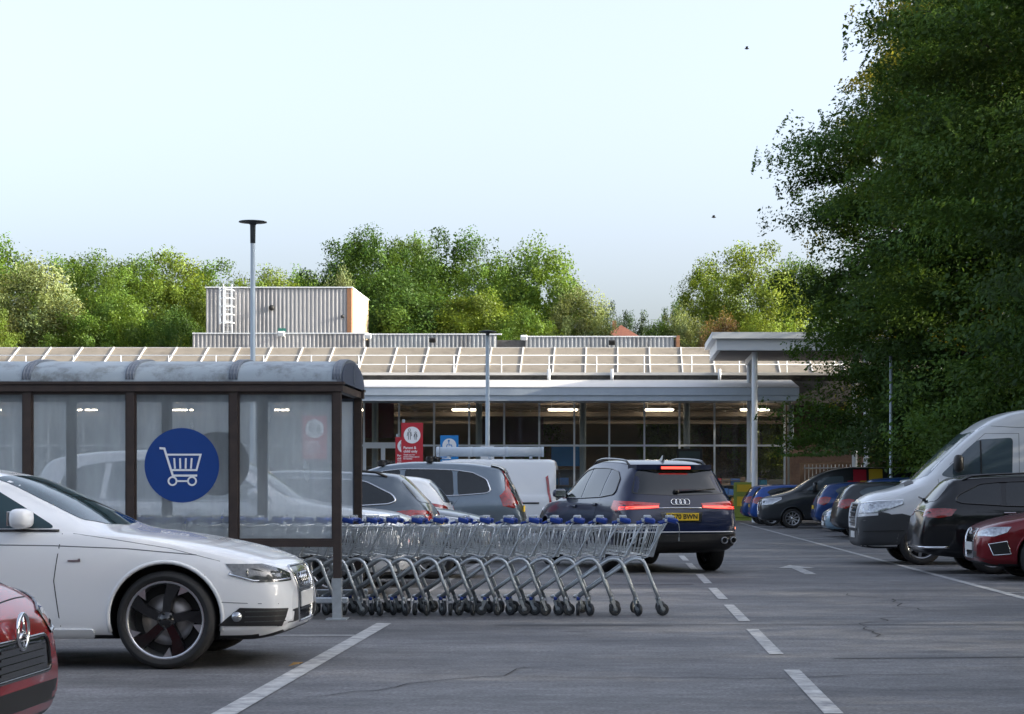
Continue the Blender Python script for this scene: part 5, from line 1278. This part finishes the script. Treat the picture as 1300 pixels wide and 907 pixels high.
text_mesh('sign_text', 'Disabled\nparking only', w*.14, sign_white, bd, (-w*.4, -.0075, a.z+w*.28), (R(90), 0, 0), 'LEFT', .001, .001)

# dry leaf under the white saloon's nose
l = MB(); l.add([(-.05, 0, .0), (-.02, .03, .025), (.03, .025, .012), (.06, 0, .03), (.03, -.028, .02), (-.02, -.03, .008)], [(0, 1, 4, 5), (1, 2, 3, 4)])
tag(l.build('fallen_leaf', leaf_dry, loc=(-2.28, 13.9, .01)), 'curled brown leaf on the asphalt under the white saloon nose', 'leaf')
def bird(px, py, Y, label):
    p = at(px, py, Y); m = MB().lathe([(0, -.12), (.035, -.05), (.045, .02), (.02, .1), (0, .13)], (0, 0, 0), 'x', 8)
    for g in (1, -1): m.add([(.05, 0, .02), (-.05, 0, .02), (-.06, g*.16, .07), (.02, g*.30, .05), (.06, g*.16, .08)], [(0, 1, 2, 4), (2, 3, 4)])
    tag(m.build('flying_bird', ink, loc=p), label, 'bird')
bird(906, 276, 95, 'small dark bird in the sky above the right hand background trees')
bird(948, 62, 95, 'tiny dark bird high in the pale sky right of centre')

# ------------------------------------------------------------------ trees
def crown_mesh(name, seed, prof, n_clump, n_leaf, leaf, clump, axis_len=1.0, droop=.15, inner=.12, squash=.5):
    """leaf-sized faces in sprays through the crown volume; prof = (height, radius) pairs"""
    rg = np.random.default_rng(seed); z = np.array([p[0] for p in prof]); r = np.array([p[1] for p in prof])
    zz = np.linspace(z[0], z[-1], 200); rr = np.interp(zz, z, r); w = rr**1.15+.02*rr.max(); w /= w.sum()
    cz = rg.choice(zz, n_clump, p=w)+rg.normal(0, .01*(z[-1]-z[0]), n_clump); th = rg.uniform(0, 2*np.pi, n_clump)
    k = rg.uniform(0, 6.28, 6)
    lump = 1+.17*np.sin(3*th+k[0]+cz/z[-1]*9)+.10*np.sin(5*th+k[1]-cz/z[-1]*11)+.08*np.sin(cz/z[-1]*23+k[2])+.05*np.sin(9*th+k[3]+cz/z[-1]*17)
    fr = rg.uniform(.50, 1., n_clump)**.6
    R_ = np.interp(cz, z, r)*lump*fr
    c = np.stack([R_*np.cos(th), R_*np.sin(th), cz], 1)
    out = np.stack([np.cos(th), np.sin(th), np.full(n_clump, -droop)+rg.normal(0, .38, n_clump)], 1); out /= np.linalg.norm(out, axis=1)[:, None]
    side = np.stack([-np.sin(th), np.cos(th), np.zeros(n_clump)], 1); up = np.cross(out, side)
    csz = clump*rg.uniform(.55, 1.35, n_clump)
    ctint = rg.uniform(.55, 1.45, n_clump); chue = rg.normal(0, 1, n_clump)  # random clump tone, spread wide to imitate lit and shaded sprays
    ci = rg.integers(0, n_clump, n_leaf); u = np.clip(rg.normal(0, 1, (n_leaf, 3)), -1.65, 1.65); t = np.abs(u[:, 0])
    p = c[ci]+out[ci]*(u[:, 0]*axis_len*.55*csz[ci])[:, None]+side[ci]*(u[:, 1]*.5*csz[ci]/(1+.5*t))[:, None]+up[ci]*(u[:, 2]*.5*squash*csz[ci])[:, None]
    ni = int(n_leaf*inner)                                  # scattered leaves deeper inside
    if ni:
        q = rg.integers(0, n_clump, ni); s = rg.uniform(.15, .75, ni); p[:ni, 0] = c[q, 0]*s; p[:ni, 1] = c[q, 1]*s; p[:ni, 2] = c[q, 2]+rg.normal(0, .3*clump, ni)
    p[:, 2] = np.maximum(p[:, 2], z[0]+.02*abs(rg.normal(0, 1, n_leaf)))
    nrm = up[ci]*.9+out[ci]*.55+rg.normal(0, .55, (n_leaf, 3)); nrm /= np.linalg.norm(nrm, axis=1)[:, None]
    a = np.cross(nrm, rg.normal(0, 1, (n_leaf, 3))); a /= np.linalg.norm(a, axis=1)[:, None]; b = np.cross(nrm, a)
    sz = leaf*rg.uniform(.6, 1.4, n_leaf)[:, None]
    bend = nrm*sz*.22
    V = np.stack([p-a*sz, p+b*sz*.55+bend, p+a*sz, p-b*sz*.55+bend], 1).reshape(-1, 3).astype(np.float32)
    me = bpy.data.meshes.new(name); me.vertices.add(4*n_leaf); me.vertices.foreach_set('co', V.ravel())
    me.loops.add(4*n_leaf); me.loops.foreach_set('vertex_index', np.arange(4*n_leaf, dtype=np.int32))
    me.polygons.add(n_leaf); me.polygons.foreach_set('loop_start', np.arange(0, 4*n_leaf, 4, dtype=np.int32))
    me.update(calc_edges=True)
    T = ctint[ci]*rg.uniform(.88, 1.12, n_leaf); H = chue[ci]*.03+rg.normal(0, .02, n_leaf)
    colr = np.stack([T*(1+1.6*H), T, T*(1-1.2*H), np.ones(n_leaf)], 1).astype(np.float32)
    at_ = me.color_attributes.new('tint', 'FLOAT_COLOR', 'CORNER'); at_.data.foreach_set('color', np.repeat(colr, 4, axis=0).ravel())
    me.materials.append(leaves_m); me.validate(); return me

def limb_mb(prof, h, seed, r0):
    rg = random.Random(seed); m = MB(); top = h*.82
    pts = [(rg.uniform(-.02, .02)*h*(i/6), rg.uniform(-.02, .02)*h*(i/6), top*i/6) for i in range(7)]
    m.tube(pts, [r0*(1.25 if i == 0 else 1-.13*i) for i in range(7)], 9)
    zs = [p[0] for p in prof]; rs = [p[1] for p in prof]
    for i in range(30):
        f = rg.uniform(.16, .95); z = top*f; th = rg.uniform(0, 6.28); L = float(np.interp(min(z*1.15, zs[-1]), zs, rs))*.85
        x0 = pts[min(int(f*6), 6)]; a = Vector((x0[0], x0[1], z)); d = Vector((math.cos(th), math.sin(th), .45))
        m.tube([a, a+d*L*.35, a+Vector((d.x*L*.75, d.y*L*.75, .45*L)), a+Vector((d.x*L, d.y*L, .48*L))], [r0*.34*(1-f*.5), r0*.24*(1-f*.5), r0*.13, r0*.04], 5)
    return m

def tree(name, mesh, trunk, loc, scale, rz, colr, label, group=None):
    o = empty(name, loc, rz, label, 'tree', group); o.scale = scale
    c = bpy.data.objects.new('crown', mesh); COL.objects.link(c); c.parent = o; c.color = (*colr, 1)
    t = bpy.data.objects.new('trunk', trunk.data if hasattr(trunk, 'data') else trunk); COL.objects.link(t); t.parent = o
    return o

# big beech trees along the right of the lane (profiles in metres)
P1 = [(2.4, 3.8), (3.0, 4.6), (5, 4.9), (7, 5.1), (11, 5.4), (12.4, 4.9), (13.8, 4.0), (15.2, 2.8), (16.4, 1.6), (17.4, .3)]
P2 = [(1.0, 3.9), (3, 4.4), (6, 5.0), (10, 5.7), (14, 5.6), (17, 4.6), (19.5, 3.0), (21.5, .5)]
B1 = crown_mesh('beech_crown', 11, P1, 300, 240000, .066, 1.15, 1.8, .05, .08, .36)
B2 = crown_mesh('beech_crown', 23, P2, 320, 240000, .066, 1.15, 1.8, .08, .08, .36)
def trunk_mesh(prof, h, seed, r0):
    o = limb_mb(prof, h, seed, r0).build('trunk', bark); me = o.data; bpy.data.objects.remove(o); return me
T1, T2 = trunk_mesh(P1, 19, 1, .38), trunk_mesh(P2, 21.5, 2, .42)
dark = (.060, .112, .030); mid = (.076, .138, .034)
for i, (x, y, me, tk, s, rz, c, lab) in enumerate((
    (11.6, 64.0, B1, T1, (1, 1, 1), .4, dark, 'tall dark beech at the left end of the tree row, overhanging the entrance canopy'),
    (13.2, 55.5, B2, T2, (1.02, 1.02, 1.0), 2.1, mid, 'tall beech behind the white high van, second of the tree row'),
    (14.2, 46.5, B1, T1, (1.05, 1.05, 1.12), 3.6, dark, 'tall dark beech at the right edge of the photo'),
    (14.6, 72.2, B2, T2, (1, 1, 1.16), 4.4, (.21, .20, .030), 'beech coloured yellow to imitate sunlight on its top, set back behind the row'),  # yellow crown colour stands in for sun on the top leaves
    (19.5, 60.0, B1, T1, (1.1, 1.1, .72), 5.4, mid, 'tall beech standing deep behind the front row of dark trees'),
    (19.0, 78.5, B2, T2, (1, 1, .42), .9, dark, 'unseen beech added behind the row to shade the entrance canopy from the right'),  # added out of sight to throw shade on the canopy and column
    (14.4, 37.0, B2, T2, (.9, .9, .62), 1.1, dark, 'beech shading the right row of cars, just out of the photo'),
    (14.8, 27.5, B1, T1, (.9, .9, .66), .2, mid, 'beech shading the red saloon from the right, out of the photo'),
    (14.6, 18.0, B2, T2, (.9, .9, .60), 3.0, dark, 'beech shading the trolley row from the right, out of the photo'),
    (15.0, 8.5, B1, T1, (.9, .9, .66), 4.1, mid, 'beech shading the white saloon from the right, out of the photo'),
    (14.8, -1.5, B2, T2, (.9, .9, .62), 5.0, dark, 'beech beside the camera to the right, out of the photo'))):
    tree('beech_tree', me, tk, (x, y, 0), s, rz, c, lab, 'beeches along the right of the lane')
# low growth under the beeches
PH = [(0, 1.6), (.8, 1.9), (2.0, 1.8), (3.2, 1.2), (4.0, .3)]
HB = crown_mesh('shrub_crown', 5, PH, 120, 24000, .07, .55, 1., .1, .1, .5)
HT = trunk_mesh([(0, .3), (4, 1.2)], 3.2, 8, .08)
for i, (x, y, s, lab) in enumerate(((12.0, 71.5, 1., 'dark shrub at the foot of the trees beside the bar railing'), (12.6, 60, 1.1, 'dark shrub at the foot of the trees behind the dark van'), (12.4, 51, 1.1, 'dark shrub at the foot of the trees behind the white high van'), (12.8, 42.5, 1.0, 'dark shrub at the right edge behind the black estate'), (10.9, 69.3, .9, 'dark shrub low under the leftmost beech behind the dark van roof'))):
    o = tree('shrub', HB, HT, (x, y, 0), (s, s*1.5, s), i*1.7, dark, lab, 'shrubs under the beeches'); o['category'] = 'shrub'

# background trees: crowns built about 17 m tall and 7 m wide, scaled
U1 = [(3, 2.4), (6, 3.2), (9, 3.6), (12, 3.5), (14, 3.0), (15.6, 2.2), (16.5, 1.2), (17, .1)]
U2 = [(3, 2.8), (6, 3.4), (10, 3.7), (13, 3.5), (15, 2.7), (16.2, 1.6), (17, .1)]
U3 = [(2, 2.0), (4, 2.2), (8, 1.9), (12, 1.3), (15, .6), (17, .05)]
def UC(seed, prof, nc=260, nl=60000, lf=.095, cl=1.0): return crown_mesh('background_crown', seed, prof, nc, nl, lf, cl, .95, .0, .10, .8)
CR = [UC(31, U1), UC(37, U2), UC(41, U1, 170, 55000, .10, 1.2), UC(43, U2, 320, 60000, .09, .9)]
CF = UC(47, U3, 220, 20000, .11, .55)
TK = trunk_mesh(U1, 15., 5, .24)
green = (.105, .175, .030); deep = (.064, .120, .024); pale = (.165, .200, .080); yell = (.145, .200, .030); fir = (.040, .066, .032); brownish = (.16, .11, .06)
BG = [  # px, Y, top py, width px, colour, crown, label
 (-14, 128, 306, 130, green, 0, 'green tree cut by the left edge of the photo, highest at the left'),
 (44, 114, 337, 120, pale, 2, 'pale olive willow like tree at the far left above the brown roof'),
 (-2, 108, 395, 70, yell, 1, 'small yellow green bush at the left edge below the pale tree'),
 (88, 136, 328, 105, green, 1, 'mid green tree rising behind the right shoulder of the pale olive tree'),
 (128, 130, 321, 95, green, 3, 'bright green tree third from the left on the skyline'),
 (178, 138, 327, 95, green, 0, 'mid green tree halfway between the pale tree and the plant room'),
 (214, 126, 320, 100, yell, 1, 'yellow green tree just left of the plant room on the roof'),
 (150, 112, 372, 90, green, 2, 'rounded lower tree in front of the left skyline trees'),
 (215, 110, 392, 80, deep, 3, 'darker low tree beside the left end of the roof parapet'),
 (95, 110, 398, 80, green, 1, 'low green tree at the foot of the pale olive tree'),
 (272, 146, 332, 105, green, 1, 'green tree whose top shows above the left end of the plant room'),
 (330, 150, 340, 100, yell, 3, 'yellow green tree top behind the tall lamp post'),
 (385, 156, 346, 90, green, 0, 'green tree top just left of the big central tree clump'),
 (432, 116, 350, 48, pale, 2, 'small pale tree peeping over the right end of the plant room'),
 (436, 130, 306, 100, deep, 1, 'dark tree forming the left shoulder of the central clump'),
 (478, 124, 291, 110, deep, 3, 'tall dark green tree in the left half of the central clump'),
 (524, 132, 302, 100, green, 0, 'green tree in the middle of the central clump behind the others'),
 (573, 126, 293, 110, deep, 1, 'highest dark tree at the centre of the central clump'),
 (520, 112, 340, 130, deep, 1, 'broad dark tree low in front of the central clump'),
 (625, 120, 324, 100, green, 3, 'green tree on the right slope of the central clump'),
 (688, 116, 313, 105, green, 2, 'bright spreading tree at the right of the central clump'),
 (610, 110, 372, 110, yell, 0, 'lower yellow green tree above the middle of the roof parapet'),
 (738, 113, 368, 78, pale, 2, 'pale thin tree at the right end of the central clump'),
 (668, 107, 388, 80, green, 3, 'small green tree directly above the gap in the roof parapet'),
 (470, 110, 392, 70, deep, 2, 'low dark tree beside the cream end of the plant room'),
 (908, 116, 328, 84, yell, 3, 'yellow green tree left half of the clump above the entrance canopy'),
 (962, 110, 309, 108, yell, 1, 'tall sunlit tree right above the entrance canopy'),
 (1015, 112, 330, 90, deep, 0, 'dark tree half hidden behind the tall beech on the right'),
 (868, 104, 398, 62, pale, 2, 'low yellowish bush right of the red roofed house'),
 (915, 103, 405, 55, brownish, 2, 'small brownish bush left of the entrance canopy'),
 (965, 103, 396, 70, yell, 3, 'leafy yellow green bush just above the entrance canopy'),
 (835, 104, 408, 44, green, 0, 'small green bush near the right end of the roof parapet'),
]
for i, (px, Y, py, wpx, c, k, lab) in enumerate(BG):
    h = EYE-(py-VY)*Y/F; wd = wpx*Y/F
    s = wd/7.0*1.12; hz = h/17.0
    tree('background_tree', CR[k], TK, ((px-VX)*Y/F, Y, 0), (s, s, hz), i*2.4, c, lab, 'trees behind the supermarket')
FAR = [(772, 200, 384, 40, fir, 1, 'distant dark tree left of the red roofed house'), (816, 205, 388, 36, fir, 4, 'distant pointed conifer just right of the red roofed house'), (843, 200, 384, 34, fir, 4, 'distant dark conifer left of the yellow green clump'), (795, 215, 397, 40, fir, 1, 'distant dark tree directly behind the red roofed house'), (864, 190, 380, 34, deep, 1, 'distant dark tree partly behind the yellow green clump')]
for i, (px, Y, py, wpx, c, k, lab) in enumerate(FAR):
    h = EYE-(py-VY)*Y/F; s = wpx*Y/F/(7. if k < 4 else 4.2)*1.1
    tree('background_tree', CF if k == 4 else CR[k], TK, ((px-VX)*Y/F, Y, 0), (s, s, h/17), i*1.3, c, lab, 'distant trees beyond the house')
# woods behind the camera that the glass and paint mirror
for i in range(9):
    tree('background_tree', CR[i % 4], TK, (-60+15*i, -36-(i % 3)*5, 0), (2.2, 2.2, 1.3+.05*(i % 3)), i, deep, 'tree behind the camera on the near side of the car park', 'trees behind the camera')
# red roofed house far behind
hs = empty('house', (at(790, 430, 172).x, 172, 0), 0, 'small red roofed house between the trees far behind the store', 'house')
ze = EYE+(623-431)*172/F; zt = EYE+(623-411)*172/F
MB().box((0, 3, ze/2), (3.4, 6, ze)).build('wall', render_wall, hs)
m = MB(); m.add([(-1.9, -.3, ze), (1.9, -.3, ze), (1.9, 6.3, ze), (-1.9, 6.3, ze), (-.1, 1.5, zt), (-.1, 4.5, zt)], [(0, 1, 4), (1, 2, 5, 4), (2, 3, 5), (3, 0, 4, 5), (0, 3, 2, 1)]); rf = m.build('roof', roof_tile, hs)
MB().box((-.7, 3, zt-.1), (.35, .5, 1.2)).build('chimney', orange_brick, rf)

# ------------------------------------------------------------------ light, sky, camera
SUN_EL, SUN_AZ = 17.0, -6.0                                   # azimuth from +X towards +Y
w = bpy.data.worlds.new('World'); scene.world = w; w.use_nodes = True
nt = w.node_tree; sky = nt.nodes.new('ShaderNodeTexSky'); sky.sky_type = 'NISHITA'; sky.sun_disc = False
sky.sun_elevation = R(SUN_EL); sky.sun_rotation = R(90-SUN_AZ); sky.altitude = 50; sky.air_density = .8; sky.dust_density = 6.0; sky.ozone_density = 2.6
bg = nt.nodes['Background']; bg.inputs['Strength'].default_value = .12
hsv = nt.nodes.new('ShaderNodeHueSaturation'); hsv.inputs['Saturation'].default_value = .56
nt.links.new(sky.outputs[0], hsv.inputs['Color']); nt.links.new(hsv.outputs[0], bg.inputs['Color'])
sd = bpy.data.lights.new('sun', 'SUN'); sd.energy = 2.1; sd.angle = R(.53); sd.color = (1., .90, .74)
so = bpy.data.objects.new('sun', sd); COL.objects.link(so)
d = Vector((math.cos(R(SUN_EL))*math.cos(R(SUN_AZ)), math.cos(R(SUN_EL))*math.sin(R(SUN_AZ)), math.sin(R(SUN_EL))))
so.rotation_euler = d.to_track_quat('Z', 'Y').to_euler(); so.location = (40, 20, 40)
cam = bpy.data.cameras.new('camera'); cam.sensor_width = 36; cam.sensor_fit = 'HORIZONTAL'; cam.lens = 36*F/1300
cam.shift_x = -(VX-650)/1300; cam.shift_y = (VY-453.5)/1300; cam.clip_end = 3000; cam.clip_start = .1
co = bpy.data.objects.new('camera', cam); COL.objects.link(co); co.location = (0, 0, EYE); co.rotation_euler = (R(90), 0, 0); scene.camera = co
vs = scene.view_settings; vs.view_transform = 'Standard'; vs.look = 'None'; vs.gamma = 1; vs.exposure = 2.22; vs.use_curve_mapping = False
cy = scene.cycles; cy.use_denoising = True; cy.max_bounces = 8; cy.transparent_max_bounces = 16; cy.diffuse_bounces = 3; cy.glossy_bounces = 4; cy.transmission_bounces = 4
cy.caustics_reflective = False; cy.caustics_refractive = False; cy.use_adaptive_sampling = True; cy.adaptive_threshold = .015; cy.sample_clamp_indirect = 6
